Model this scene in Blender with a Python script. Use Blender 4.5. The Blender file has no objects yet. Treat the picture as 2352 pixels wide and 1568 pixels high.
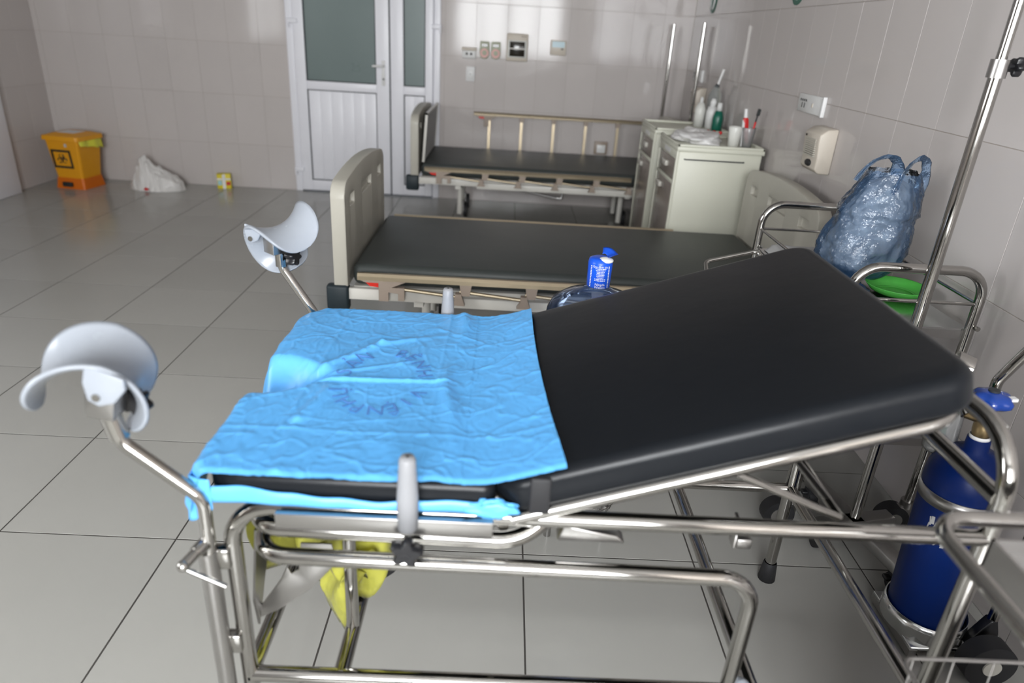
import bpy, bmesh, math, random
from mathutils import Vector, Matrix, noise as mnoise
random.seed(7)
SC = bpy.context.scene
COL = SC.collection

# ------------------------------------------------------------------ camera
cam_d = bpy.data.cameras.new('camera'); cam = bpy.data.objects.new('camera', cam_d); COL.objects.link(cam)
Rr = ((0.99837736, -0.00169058, 0.05691919), (0.05125066, -0.40899226, -0.91109752), (0.02481979, 0.91253628, -0.40824197))
right, down, fwd = (Vector(r) for r in Rr)
cam.matrix_world = Matrix((
    (right.x, -down.x, -fwd.x, 0.0),
    (right.y, -down.y, -fwd.y, 0.0),
    (right.z, -down.z, -fwd.z, 1.3814),
    (0, 0, 0, 1)))
cam_d.sensor_fit = 'HORIZONTAL'; cam_d.sensor_width = 36.0; cam_d.lens = 24.387
cam_d.clip_start = 0.02
cam_d.dof.use_dof = True; cam_d.dof.focus_distance = 1.95; cam_d.dof.aperture_fstop = 2.2
SC.camera = cam

# ------------------------------------------------------------------ world, daylight, exposure
w = bpy.data.worlds.new('world'); SC.world = w; w.use_nodes = True
w.node_tree.nodes['Background'].inputs[0].default_value = (0.75, 0.85, 1.0, 1)
w.node_tree.nodes['Background'].inputs[1].default_value = 0.3
def area(name, loc, direction, sx, sy, energy, color):
    d = bpy.data.lights.new(name, 'AREA'); d.shape = 'RECTANGLE'; d.size = sx; d.size_y = sy
    d.energy = energy; d.color = color
    o = bpy.data.objects.new(name, d); COL.objects.link(o); o.location = loc
    o.rotation_euler = Vector(direction).to_track_quat('-Z', 'Y').to_euler()
    return o
REAR_Y = -2.4; LEFT_X = -3.82; CEIL = 2.95
area('daylight_rear_window', (-0.05, REAR_Y - 0.02, 1.72), (0, 1, 0), 2.1, 1.66, 245, (0.965, 0.985, 1.0))
area('daylight_left_window', (LEFT_X - 0.02, 0.35, 1.75), (1, 0, 0), 1.7, 1.5, 75, (0.965, 0.985, 1.0))
SC.view_settings.view_transform = 'Standard'; SC.view_settings.look = 'None'
SC.view_settings.exposure = 0.46; SC.view_settings.gamma = 1.0
SC.view_settings.use_curve_mapping = False
SC.cycles.max_bounces = 7; SC.cycles.diffuse_bounces = 3; SC.cycles.glossy_bounces = 4; SC.cycles.transmission_bounces = 5
SC.cycles.transparent_max_bounces = 12; SC.cycles.caustics_reflective = False; SC.cycles.caustics_refractive = False
SC.cycles.use_adaptive_sampling = True; SC.cycles.adaptive_threshold = 0.05; SC.cycles.adaptive_min_samples = 16

# ------------------------------------------------------------------ materials
MATS = {}
def mat(name, col, rough=0.5, metal=0.0, var=0.06, nscale=6.0, bump=0.0, bscale=40.0, rvar=0.08, coat=0.0, trans=0.0, alpha=1.0, sss=0.0, emit=0.0, objvar=0.0, spec=0.5, bdist=0.01, voro=False, aniso=None, ior=1.45, sheer=0.0, ridged=False):
    m = bpy.data.materials.new(name); m.use_nodes = True
    nt = m.node_tree; b = nt.nodes['Principled BSDF']
    tc = nt.nodes.new('ShaderNodeTexCoord')
    nz = nt.nodes.new('ShaderNodeTexNoise'); nz.inputs['Scale'].default_value = nscale; nz.inputs['Detail'].default_value = 5
    if aniso:
        mp = nt.nodes.new('ShaderNodeMapping'); mp.inputs['Scale'].default_value = aniso
        nt.links.new(tc.outputs['Object'], mp.inputs['Vector']); nt.links.new(mp.outputs['Vector'], nz.inputs['Vector'])
    else:
        nt.links.new(tc.outputs['Object'], nz.inputs['Vector'])
    mix = nt.nodes.new('ShaderNodeMix'); mix.data_type = 'RGBA'
    c1 = [max(0, c * (1 - var)) for c in col] + [1]; c2 = [min(1, c * (1 + var)) for c in col] + [1]
    mix.inputs[6].default_value = c1; mix.inputs[7].default_value = c2
    nt.links.new(nz.outputs['Fac'], mix.inputs[0])
    out = mix.outputs[2]
    if objvar:
        oi = nt.nodes.new('ShaderNodeObjectInfo'); hsv = nt.nodes.new('ShaderNodeHueSaturation')
        mr0 = nt.nodes.new('ShaderNodeMapRange'); mr0.inputs[3].default_value = 1 - objvar; mr0.inputs[4].default_value = 1 + objvar
        nt.links.new(oi.outputs['Random'], mr0.inputs[0]); nt.links.new(mr0.outputs[0], hsv.inputs['Value'])
        nt.links.new(out, hsv.inputs['Color']); out = hsv.outputs['Color']
    nt.links.new(out, b.inputs['Base Color'])
    mr = nt.nodes.new('ShaderNodeMapRange'); mr.inputs[3].default_value = max(0.02, rough - rvar); mr.inputs[4].default_value = min(1, rough + rvar)
    nt.links.new(nz.outputs['Fac'], mr.inputs[0]); nt.links.new(mr.outputs[0], b.inputs['Roughness'])
    b.inputs['Metallic'].default_value = metal; b.inputs['Coat Weight'].default_value = coat
    b.inputs['Transmission Weight'].default_value = trans; b.inputs['Alpha'].default_value = alpha
    b.inputs['Specular IOR Level'].default_value = spec; b.inputs['IOR'].default_value = ior
    if sss: b.inputs['Subsurface Weight'].default_value = sss; b.inputs['Subsurface Radius'].default_value = (0.02, 0.02, 0.02)
    if emit: b.inputs['Emission Color'].default_value = (*col, 1); b.inputs['Emission Strength'].default_value = emit
    if bump:
        bt = nt.nodes.new('ShaderNodeTexVoronoi' if voro else 'ShaderNodeTexNoise'); bt.inputs['Scale'].default_value = bscale
        bt.inputs['Detail'].default_value = 4
        if ridged: bt.noise_type = 'RIDGED_MULTIFRACTAL'; bt.inputs['Detail'].default_value = 3; bt.inputs['Distortion'].default_value = 1.2
        nt.links.new(tc.outputs['Object'], bt.inputs['Vector'])
        bn = nt.nodes.new('ShaderNodeBump'); bn.inputs['Strength'].default_value = bump; bn.inputs['Distance'].default_value = bdist
        nt.links.new(bt.outputs[0], bn.inputs['Height']); nt.links.new(bn.outputs['Normal'], b.inputs['Normal'])
    MATS[name] = m
    return m

mat('floor_tile', (0.385, 0.38, 0.355), 0.18, var=0.05, nscale=2.5, bump=0.03, bscale=3, objvar=0.035, rvar=0.06)
mat('grout_dark', (0.06, 0.055, 0.05), 0.9)
mat('wall_tile', (0.56, 0.52, 0.503), 0.085, var=0.03, nscale=2, bump=0.03, bscale=5, objvar=0.015, rvar=0.03, spec=0.28)
mat('grout_wall', (0.43, 0.385, 0.35), 0.8)
mat('plaster', (0.42, 0.41, 0.40), 0.8)
mat('pvc', (0.86, 0.86, 0.91), 0.35, var=0.03)
mat('gasket', (0.03, 0.035, 0.04), 0.6)
mat('frost', (0.17, 0.22, 0.215), 0.3, var=0.12, nscale=1.2)
mat('winframe', (0.7, 0.7, 0.7), 0.4)
mat('steel', (0.42, 0.41, 0.39), 0.085, 1.0, var=0.1, nscale=9, rvar=0.07)
mat('steel_soft', (0.42, 0.41, 0.40), 0.32, 1.0, var=0.12, nscale=7)
mat('steel_sheet', (0.62, 0.63, 0.63), 0.16, 1.0, var=0.06, nscale=5, bump=0.04, bscale=7)
mat('vinyl', (0.007, 0.0085, 0.011), 0.31, var=0.15, nscale=3, bump=0.12, bscale=14, bdist=0.006, spec=0.26)
mat('mattress_vinyl', (0.044, 0.051, 0.049), 0.45, var=0.1, nscale=2, bump=0.12, bscale=7)
mat('sheet_blue', (0.115, 0.43, 0.86), 0.34, var=0.06, nscale=5, bump=0.16, bscale=11, bdist=0.004, ridged=True)
mat('print_ink', (0.09, 0.24, 0.60), 0.4)
mat('grey_plastic', (0.31, 0.335, 0.375), 0.25, var=0.03, nscale=8)
mat('grip_grey', (0.27, 0.275, 0.29), 0.45)
mat('black_plastic', (0.012, 0.012, 0.014), 0.3)
mat('rubber', (0.018, 0.018, 0.02), 0.6)
mat('bed_beige', (0.48, 0.46, 0.40), 0.4, var=0.03)
mat('bed_pocket', (0.50, 0.48, 0.42), 0.5)
mat('bed_white', (0.68, 0.66, 0.61), 0.35)
mat('taupe', (0.34, 0.275, 0.225), 0.45)
mat('gold', (0.50, 0.42, 0.30), 0.38, 1.0)
mat('bumper', (0.012, 0.022, 0.028), 0.5)
mat('red_plastic', (0.65, 0.02, 0.01), 0.35)
mat('cab_cream', (0.66, 0.66, 0.56), 0.4, var=0.02)
mat('cab_taupe', (0.25, 0.215, 0.19), 0.22, var=0.05)
mat('cab_handle', (0.55, 0.53, 0.48), 0.35)
mat('cyl_blue', (0.0015, 0.014, 0.10), 0.38, spec=0.25)
mat('valve_blue', (0.006, 0.05, 0.32), 0.2, coat=0.5)
mat('brass', (0.35, 0.26, 0.14), 0.35, 1.0)
mat('green_plastic', (0.005, 0.10, 0.06), 0.3)
mat('white_paint', (0.8, 0.8, 0.8), 0.5)
mat('white_plastic', (0.74, 0.74, 0.73), 0.35)
mat('ivory_plastic', (0.62, 0.56, 0.48), 0.4)
mat('meter_green', (0.38, 0.40, 0.29), 0.45)
mat('meter_pink', (0.75, 0.45, 0.42), 0.5)
mat('smoked', (0.02, 0.017, 0.012), 0.12)
mat('lcd', (0.42, 0.58, 0.64), 0.3)
mat('sign_green', (0.005, 0.11, 0.07), 0.4)
mat('dark_slot', (0.02, 0.02, 0.02), 0.6)
mat('bin_yellow', (0.75, 0.33, 0.01), 0.4)
mat('bin_orange', (0.62, 0.14, 0.005), 0.4)
mat('liner_yellow', (0.72, 0.70, 0.06), 0.4, var=0.1, sss=0.0)
mat('bag_white', (0.74, 0.73, 0.72), 0.4, var=0.05, bump=0.3, bscale=30)
mat('bag_dirty', (0.70, 0.68, 0.66), 0.4, var=0.05, bump=0.25, bscale=14)
mat('carton_yellow', (0.75, 0.62, 0.03), 0.5)
mat('carton_teal', (0.35, 0.6, 0.65), 0.5)
mat('tooth_red', (0.55, 0.02, 0.02), 0.35)
mat('bottle_green', (0.005, 0.12, 0.08), 0.3)
mat('ink_black', (0.015, 0.02, 0.02), 0.5)
mat('cloth_grey', (0.45, 0.45, 0.45), 0.8, bump=0.2, bscale=30)
mat('bundle_grey', (0.27, 0.26, 0.265), 0.4, var=0.35, nscale=9, bump=0.5, bscale=16)
mat('tray_navy', (0.03, 0.06, 0.12), 0.35)
mat('basin_green', (0.11, 0.58, 0.09), 0.25, trans=0.35, var=0.05)
mat('cup_white', (0.70, 0.70, 0.66), 0.35)
mat('bottle_wrap', (0.008, 0.085, 0.62), 0.3)
mat('clear_plastic', (0.80, 0.86, 0.86), 0.1, trans=0.85, ior=1.15)

def film(name, col, a, rough=0.15, bump=0.6, bscale=18, tint=(0.8, 0.8, 0.8), gloss=1.5):
    """thin translucent film: tinted see-through, a little coloured haze, and a glossy skin"""
    m = mat(name, col, 0.5, bump=bump, bscale=bscale, bdist=0.02, var=0.1)
    nt = m.node_tree; b = nt.nodes['Principled BSDF']; outn = nt.nodes['Material Output']
    tr = nt.nodes.new('ShaderNodeBsdfTransparent'); tr.inputs[0].default_value = (*tint, 1)
    mx = nt.nodes.new('ShaderNodeMixShader'); mx.inputs[0].default_value = a
    nt.links.new(tr.outputs[0], mx.inputs[1]); nt.links.new(b.outputs[0], mx.inputs[2])
    gl = nt.nodes.new('ShaderNodeBsdfGlossy'); gl.inputs['Roughness'].default_value = rough
    fr = nt.nodes.new('ShaderNodeFresnel'); fr.inputs['IOR'].default_value = gloss
    if b.inputs['Normal'].links:
        src = b.inputs['Normal'].links[0].from_socket
        nt.links.new(src, gl.inputs['Normal']); nt.links.new(src, fr.inputs['Normal'])
    m2 = nt.nodes.new('ShaderNodeMixShader')
    nt.links.new(fr.outputs[0], m2.inputs[0]); nt.links.new(mx.outputs[0], m2.inputs[1]); nt.links.new(gl.outputs[0], m2.inputs[2])
    nt.links.new(m2.outputs[0], outn.inputs['Surface'])
    return m
film('film_blue', (0.12, 0.30, 0.62), 0.14, 0.16, 1.0, 22, (0.80, 0.90, 0.99), 1.55)
film('bottle_film', (0.16, 0.30, 0.66), 0.12, 0.04, 0.03, 4, (0.72, 0.82, 0.985), 1.38)
film('cup_clear', (0.62, 0.62, 0.62), 0.35, 0.15, 0.0, 5, (0.9, 0.9, 0.9), 1.4)
film('liner_film', (0.55, 0.54, 0.09), 0.55, 0.3, 0.3, 18, (0.95, 0.93, 0.45), 1.4)

# ------------------------------------------------------------------ mesh builder
def fillet(pts, r, n=6, closed=False):
    pts = [Vector(p) for p in pts]; out = []; N = len(pts)
    for i, p in enumerate(pts):
        if not closed and i in (0, N - 1): out.append(p); continue
        a = pts[(i - 1) % N] - p; b = pts[(i + 1) % N] - p
        la, lb = a.length, b.length; a.normalize(); b.normalize()
        ang = a.angle(b)
        if ang > math.pi - 0.02: out.append(p); continue
        rr = r[i] if isinstance(r, (list, tuple)) else r
        t = min(rr / math.tan(ang / 2), la * 0.49, lb * 0.49); rr = t * math.tan(ang / 2)
        bis = (a + b).normalized(); c = p + bis * (rr / math.sin(ang / 2))
        s = p + a * t - c; e = p + b * t - c
        for k in range(n + 1):
            om = math.pi - ang; f_ = k / n
            out.append(c + (s * math.sin((1 - f_) * om) + e * math.sin(f_ * om)) / math.sin(om))
    return out

class MB:
    def __init__(s): s.v = []; s.f = []; s.sm = []
    def add(s, vs, fs, smooth=False, M=None):
        o = len(s.v)
        for v in vs:
            v = Vector(v); s.v.append(tuple(M @ v) if M else tuple(v))
        for f in fs: s.f.append(tuple(o + i for i in f)); s.sm.append(smooth)
        return s
    def box(s, lo, hi, M=None, taper=None):
        x0, y0, z0 = lo; x1, y1, z1 = hi
        vs = [(x0, y0, z0), (x1, y0, z0), (x1, y1, z0), (x0, y1, z0), (x0, y0, z1), (x1, y0, z1), (x1, y1, z1), (x0, y1, z1)]
        return s.add(vs, [(0, 3, 2, 1), (4, 5, 6, 7), (0, 1, 5, 4), (1, 2, 6, 5), (2, 3, 7, 6), (3, 0, 4, 7)], False, M)
    def cyl(s, p0, p1, r0, r1=None, n=16, caps=True):
        r1 = r0 if r1 is None else r1
        p0, p1 = Vector(p0), Vector(p1); d = (p1 - p0).normalized()
        u = d.orthogonal().normalized(); v = d.cross(u)
        vs = []
        for p, r in ((p0, r0), (p1, r1)):
            for k in range(n):
                a = 2 * math.pi * k / n; vs.append(p + u * (r * math.cos(a)) + v * (r * math.sin(a)))
        s.add(vs, [(k, (k + 1) % n, n + (k + 1) % n, n + k) for k in range(n)], True)
        if caps:
            s.add(vs[:n], [tuple(range(n - 1, -1, -1))]); s.add(vs[n:], [tuple(range(n))])
        return s
    def tube(s, pts, r, n=10, closed=False, caps=True, flat=1.0):
        pts = [Vector(p) for p in pts]
        q = [pts[0]]
        for p in pts[1:]:
            if (p - q[-1]).length > 1e-5: q.append(p)
        if closed and (q[0] - q[-1]).length < 1e-5: q.pop()
        pts = q; N = len(pts); T = []
        for i in range(N):
            a = pts[(i - 1) % N] if (closed or i > 0) else pts[i]; b = pts[(i + 1) % N] if (closed or i < N - 1) else pts[i]
            T.append((b - a).normalized())
        u = T[0].orthogonal().normalized(); vs = []
        for i in range(N):
            if i: u = (u - T[i] * u.dot(T[i])).normalized()
            v = T[i].cross(u); rr = r[i] if isinstance(r, (list, tuple)) else r
            for k in range(n):
                a = 2 * math.pi * k / n; vs.append(pts[i] + u * (rr * math.cos(a)) + v * (rr * flat * math.sin(a)))
        fs = []
        for i in range(N if closed else N - 1):
            j = (i + 1) % N
            for k in range(n):
                l = (k + 1) % n; fs.append((i * n + k, i * n + l, j * n + l, j * n + k))
        s.add(vs, fs, True)
        if caps and not closed:
            s.add(vs[:n], [tuple(range(n - 1, -1, -1))]); s.add(vs[-n:], [tuple(range(n))])
        return s
    def lathe(s, prof, c=(0, 0, 0), n=28, M=None, smooth=True):
        c = Vector(c); vs = []
        for r, z in prof:
            for k in range(n):
                a = 2 * math.pi * k / n; vs.append(c + Vector((r * math.cos(a), r * math.sin(a), z)))
        fs = []
        for i in range(len(prof) - 1):
            for k in range(n):
                l = (k + 1) % n; fs.append((i * n + k, i * n + l, (i + 1) * n + l, (i + 1) * n + k))
        return s.add(vs, fs, smooth, M)
    def ball(s, c, rad, nu=16, nv=10, M=None, fn=None):
        rad = (rad,) * 3 if isinstance(rad, (int, float)) else rad
        c = Vector(c); vs = []; fs = []
        for i in range(nv + 1):
            th = math.pi * i / nv
            for k in range(nu):
                a = 2 * math.pi * k / nu
                d = Vector((math.sin(th) * math.cos(a), math.sin(th) * math.sin(a), math.cos(th)))
                q = fn(d) if fn else 1.0
                vs.append(c + Vector((d.x * rad[0], d.y * rad[1], d.z * rad[2])) * q)
        for i in range(nv):
            for k in range(nu):
                l = (k + 1) % nu; fs.append((i * nu + k, (i + 1) * nu + k, (i + 1) * nu + l, i * nu + l))
        return s.add(vs, fs, True, M)
    def prism(s, poly, a, b, axis='z', M=None, smooth=False):
        """polygon extruded between a and b along axis"""
        def P(p, h):
            return {'z': (p[0], p[1], h), 'y': (p[0], h, p[1]), 'x': (h, p[0], p[1])}[axis]
        n = len(poly); vs = [P(p, a) for p in poly] + [P(p, b) for p in poly]
        fs = [tuple(range(n - 1, -1, -1)), tuple(range(n, 2 * n))]
        fs += [(k, (k + 1) % n, n + (k + 1) % n, n + k) for k in range(n)]
        return s.add(vs, fs, smooth, M)
    def grid(s, nu, nv, fn, smooth=True, M=None):
        vs = [fn(i / nu, j / nv) for i in range(nu + 1) for j in range(nv + 1)]
        fs = [(i * (nv + 1) + j, (i + 1) * (nv + 1) + j, (i + 1) * (nv + 1) + j + 1, i * (nv + 1) + j + 1) for i in range(nu) for j in range(nv)]
        return s.add(vs, fs, smooth, M)
    def mesh(s, name, material):
        me = bpy.data.meshes.new(name); me.from_pydata(s.v, [], s.f)
        bm = bmesh.new(); bm.from_mesh(me)
        bmesh.ops.recalc_face_normals(bm, faces=bm.faces); bm.to_mesh(me); bm.free()
        me.polygons.foreach_set('use_smooth', s.sm) if len(me.polygons) == len(s.sm) else None
        me.materials.append(MATS[material]); me.update()
        return me
    def obj(s, name, material, parent=None, bevel=0, seg=2, solid=0, subd=0):
        o = bpy.data.objects.new(name, s.mesh(name, material)); COL.objects.link(o)
        if parent: attach(o, parent)
        if solid:
            m = o.modifiers.new('thick', 'SOLIDIFY'); m.thickness = solid; m.offset = 0
        if bevel:
            m = o.modifiers.new('bevel', 'BEVEL'); m.width = bevel; m.segments = seg; m.limit_method = 'ANGLE'; m.angle_limit = 0.6
            for p in o.data.polygons: p.use_smooth = True
            o.data.set_sharp_from_angle(angle=0.9) if not seg else None
        if subd:
            m = o.modifiers.new('sub', 'SUBSURF'); m.levels = subd; m.render_levels = subd
        return o

WORLD_BUILT = set()
def attach(o, parent):
    o.parent = parent
    if parent.name in WORLD_BUILT: o.location = -Vector(parent.location)
def tag(o, label, cat, group=None, kind=None):
    o['label'] = label; o['category'] = cat
    if group: o['group'] = group
    if kind: o['kind'] = kind
    return o
def thing(name, label, cat, loc=(0, 0, 0), rotz=0.0, group=None, world=False, kind=None):
    """Empty at the base of a thing; with world=True the parts are given in room coordinates"""
    o = bpy.data.objects.new(name, None); COL.objects.link(o); o.location = loc; o.rotation_euler = (0, 0, rotz)
    o.empty_display_size = 0.05
    if world: WORLD_BUILT.add(o.name)
    return tag(o, label, cat, group, kind)
def dup(root, loc, label):
    r = root.copy(); COL.objects.link(r); r.location = loc; r['label'] = label
    def rec(src, dst):
        for ch in list(src.children):
            c = ch.copy(); COL.objects.link(c); c.parent = dst; rec(ch, c)
    rec(root, r)
    return r
def rr_poly(x0, y0, x1, y1, r, n=5):
    out = []
    for cx, cy, a0 in ((x1 - r, y1 - r, 0), (x0 + r, y1 - r, 90), (x0 + r, y0 + r, 180), (x1 - r, y0 + r, 270)):
        for k in range(n + 1):
            a = math.radians(a0 + 90 * k / n); out.append((cx + r * math.cos(a), cy + r * math.sin(a)))
    return out
def text_faces(s, size):
    cu = bpy.data.curves.new('t', 'FONT'); cu.body = s; cu.size = size; cu.align_x = 'CENTER'; cu.align_y = 'CENTER'; cu.resolution_u = 2
    o = bpy.data.objects.new('t', cu); COL.objects.link(o)
    dg = bpy.context.evaluated_depsgraph_get(); me = bpy.data.meshes.new_from_object(o.evaluated_get(dg))
    vs = [v.co.copy() for v in me.vertices]; fs = [tuple(p.vertices) for p in me.polygons]
    bpy.data.objects.remove(o); bpy.data.curves.remove(cu); bpy.data.meshes.remove(me)
    return vs, fs
def star_knob(mb, c, axis, r, h, lobes=5):
    ax = Vector(axis).normalized(); u = ax.orthogonal().normalized(); v = ax.cross(u); c = Vector(c); n = lobes * 8
    prof = []
    for k in range(n):
        a = 2 * math.pi * k / n; q = r * (0.80 + 0.20 * math.cos(lobes * a)); prof.append(u * (q * math.cos(a)) + v * (q * math.sin(a)))
    vs = [c - ax * h / 2 + p * 0.85 for p in prof] + [c - ax * h / 3 + p for p in prof] + [c + ax * h / 3 + p for p in prof] + [c + ax * h / 2 + p * 0.85 for p in prof]
    fs = []
    for l in range(3):
        fs += [(l * n + k, l * n + (k + 1) % n, (l + 1) * n + (k + 1) % n, (l + 1) * n + k) for k in range(n)]
    mb.add(vs, fs, True); mb.add(vs[:n], [tuple(range(n - 1, -1, -1))]); mb.add(vs[3 * n:], [tuple(range(n))])
def smooth01(a, b, x):
    t = max(0.0, min(1.0, (x - a) / (b - a))); return t * t * (3 - 2 * t)
def nz(x, y, z=0.0): return mnoise.noise(Vector((x, y, z)))

# ================================================================== THE ROOM
def wx(y): return 1.38 + 0.02 * (y - 2.0)         # face of the right wall
BACK_Y = 6.106
TS = 0.4975
floor = MB().box((LEFT_X - 0.1, REAR_Y - 0.1, -0.06), (1.62, 6.25, -0.0011)).obj('floor', 'grout_dark')
tag(floor, 'floor of large square grey-beige glossy tiles with dark joints', 'floor', kind='structure')
def tile_mesh(w_, d_, h_, ch, material):
    m = MB(); x, y = w_ / 2, d_ / 2; c = ch
    vs = [(-x, -y, -h_), (x, -y, -h_), (x, y, -h_), (-x, y, -h_), (-x, -y, -c), (x, -y, -c), (x, y, -c), (-x, y, -c),
          (-x + c, -y + c, 0), (x - c, -y + c, 0), (x - c, y - c, 0), (-x + c, y - c, 0)]
    fs = []
    for l in (0, 4):
        for k in range(4): fs.append((l + k, l + (k + 1) % 4, l + 4 + (k + 1) % 4, l + 4 + k))
    fs.append((8, 9, 10, 11))
    return m.add(vs, fs).mesh('tile', material)
TCACHE = {}
def put_tile(parent, key, w_, d_, material, M, h_=0.012, ch=0.0012):
    k = (round(w_, 3), round(d_, 3), material)
    if k not in TCACHE: TCACHE[k] = tile_mesh(w_, d_, h_, ch, material)
    o = bpy.data.objects.new('tile', TCACHE[k]); COL.objects.link(o); o.parent = parent; o.matrix_local = M
    return o
xe = [-0.8825 + TS * k for k in range(-8, 7)]; ye = [1.5836 + TS * k for k in range(-10, 12)]
for i in range(len(xe) - 1):
    x0, x1 = max(xe[i], LEFT_X), min(xe[i + 1], 1.455)
    if x1 - x0 < 0.03: continue
    for j in range(len(ye) - 1):
        y0, y1 = max(ye[j], REAR_Y), min(ye[j + 1], BACK_Y)
        if y1 - y0 < 0.03: continue
        put_tile(floor, 0, x1 - x0 - 0.0046, y1 - y0 - 0.0046, 'floor_tile', Matrix.Translation(((x0 + x1) / 2, (y0 + y1) / 2, random.uniform(-0.0002, 0.0))), 0.006, 0.0004)
ZJ = [0.0, 0.366, 0.766, 1.166, 1.566, 1.966, 2.366]
def wall_tiles(parent, frame, edges, skip=None, rows=ZJ, umin=-99, umax=99):
    for r in range(len(rows) - 1):
        z0, z1 = rows[r], rows[r + 1]
        for k in range(len(edges) - 1):
            a, b = max(edges[k], umin), min(edges[k + 1], umax)
            if b - a < 0.02 or (skip and skip(a, b, z0, z1)): continue
            tw, th = b - a - 0.0015, z1 - z0 - 0.0024
            M = frame @ Matrix.Translation(((a + b) / 2, (z0 + z1) / 2, 0)) @ Matrix.Rotation(random.uniform(-0.0012, 0.0012), 4, 'X') @ Matrix.Rotation(random.uniform(-0.0012, 0.0012), 4, 'Y')
            put_tile(parent, 0, tw, th, 'wall_tile', M, 0.008, 0.0006)
# back wall with the door opening x -1.80 .. -0.56
DX0, DX1, DZ = -1.800, -0.560, 2.25
wb = MB(); t0 = BACK_Y + 0.002
wb.box((LEFT_X - 0.2, t0, -0.02), (DX0, t0 + 0.15, CEIL)).box((DX1, t0, -0.02), (1.6, t0 + 0.15, CEIL)).box((DX0, t0, DZ), (DX1, t0 + 0.15, CEIL))
wall_back = tag(wb.obj('wall_back', 'grout_wall'), 'back wall of pale glossy ceramic tiles around the white door', 'wall', kind='structure')
FB = Matrix(((1, 0, 0, 0), (0, 0, -1, BACK_Y), (0, 1, 0, 0), (0, 0, 0, 1)))     # u->x, v->z, n->-y
ex = [-0.2753 + 0.25 * k for k in range(-16, 9)]
wall_tiles(wall_back, FB, ex, umin=LEFT_X, umax=DX0); wall_tiles(wall_back, FB, ex, umin=DX1, umax=wx(BACK_Y))
# right wall (turned by a hair)
wall_right = tag(MB().box((0.002, -4.5, -0.02), (0.15, 4.3, CEIL)).obj('wall_right', 'grout_wall'), 'right-hand wall of pale glossy ceramic tiles', 'wall', kind='structure')
wall_right.location = (1.38, 2.0, 0); wall_right.rotation_euler = (0, 0, -0.02)
FR = Matrix(((0, 0, -1, 0), (-1, 0, 0, 0), (0, 1, 0, 0), (0, 0, 0, 1)))          # u->-y, v->z, n->-x
er = [-0.325 + 0.25 * k for k in range(-16, 20)]
wall_tiles(wall_right, FR, er, umin=-4.10, umax=2.6)
# left wall
wl = MB(); wl.box((LEFT_X - 0.15, REAR_Y - 0.1, -0.02), (LEFT_X - 0.002, -0.5, CEIL)).box((LEFT_X - 0.15, 1.2, -0.02), (LEFT_X - 0.002, 6.25, CEIL))
wl.box((LEFT_X - 0.15, -0.5, -0.02), (LEFT_X - 0.002, 1.2, 1.0)).box((LEFT_X - 0.15, -0.5, 2.5), (LEFT_X - 0.002, 1.2, CEIL))
wall_left = tag(wl.obj('wall_left', 'grout_wall'), 'left-hand wall of pale ceramic tiles in the dim corner', 'wall', kind='structure')
FL = Matrix(((0, 0, 1, LEFT_X), (1, 0, 0, 0), (0, 1, 0, 0), (0, 0, 0, 1)))
wall_tiles(wall_left, FL, [BACK_Y - 0.25 * k for k in range(20, -1, -1)], umin=1.25, umax=BACK_Y)
# rear wall with the window, behind the camera
wr = MB(); yb = REAR_Y
for x0, x1, z0, z1 in ((LEFT_X - 0.1, -1.1, 0, CEIL), (1.0, 1.5, 0, CEIL), (-1.1, 1.0, 0, 0.88), (-1.1, 1.0, 2.56, CEIL)):
    wr.box((x0, yb - 0.15, z0 - 0.02), (x1, yb, z1))
tag(wr.obj('wall_rear', 'plaster'), 'plain plastered wall with the big window behind the viewer', 'wall', kind='structure')
tag(MB().box((LEFT_X - 0.2, REAR_Y - 0.2, CEIL), (1.65, 6.3, CEIL + 0.1)).obj('ceiling', 'plaster'), 'white plastered ceiling of the ward', 'ceiling', kind='structure')
def win(n, M, w_, h_):
    r = thing('window_%d' % n, ['wide white-framed window behind the viewer', 'white-framed window in the left wall near the viewer'][n - 1], 'window', kind='structure')
    f = MB()
    for a, b, c, d in ((-w_ / 2, -w_ / 2 + 0.06, -h_ / 2, h_ / 2), (w_ / 2 - 0.06, w_ / 2, -h_ / 2, h_ / 2), (-w_ / 2, w_ / 2, -h_ / 2, -h_ / 2 + 0.06), (-w_ / 2, w_ / 2, h_ / 2 - 0.06, h_ / 2), (-0.04, 0.04, -h_ / 2, h_ / 2)):
        f.box((a, -0.03, c), (b, 0.03, d), M)
    f.obj('window_frame', 'winframe', r)
    for q in (-1, 1):
        m = MB(); m.box((q * w_ / 4 - 0.02, -0.02, -h_ / 2), (q * w_ / 4 + 0.02, 0.02, h_ / 2), M); m.obj('mullion', 'winframe', r)
win(1, Matrix.Translation((-0.05, REAR_Y + 0.02, 1.72)), 2.1, 1.68)
win(2, Matrix.Translation((LEFT_X + 0.02, 0.35, 1.75)) @ Matrix.Rotation(math.pi / 2, 4, 'Z'), 1.7, 1.5)
tr = MB().box((LEFT_X, 4.4, 0), (LEFT_X + 0.05, 5.47, 2.2)).obj('trim_1', 'pvc', bevel=0.004)
tag(tr, 'white door casing on the left wall at the edge of the view', 'door casing', kind='structure')

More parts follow.
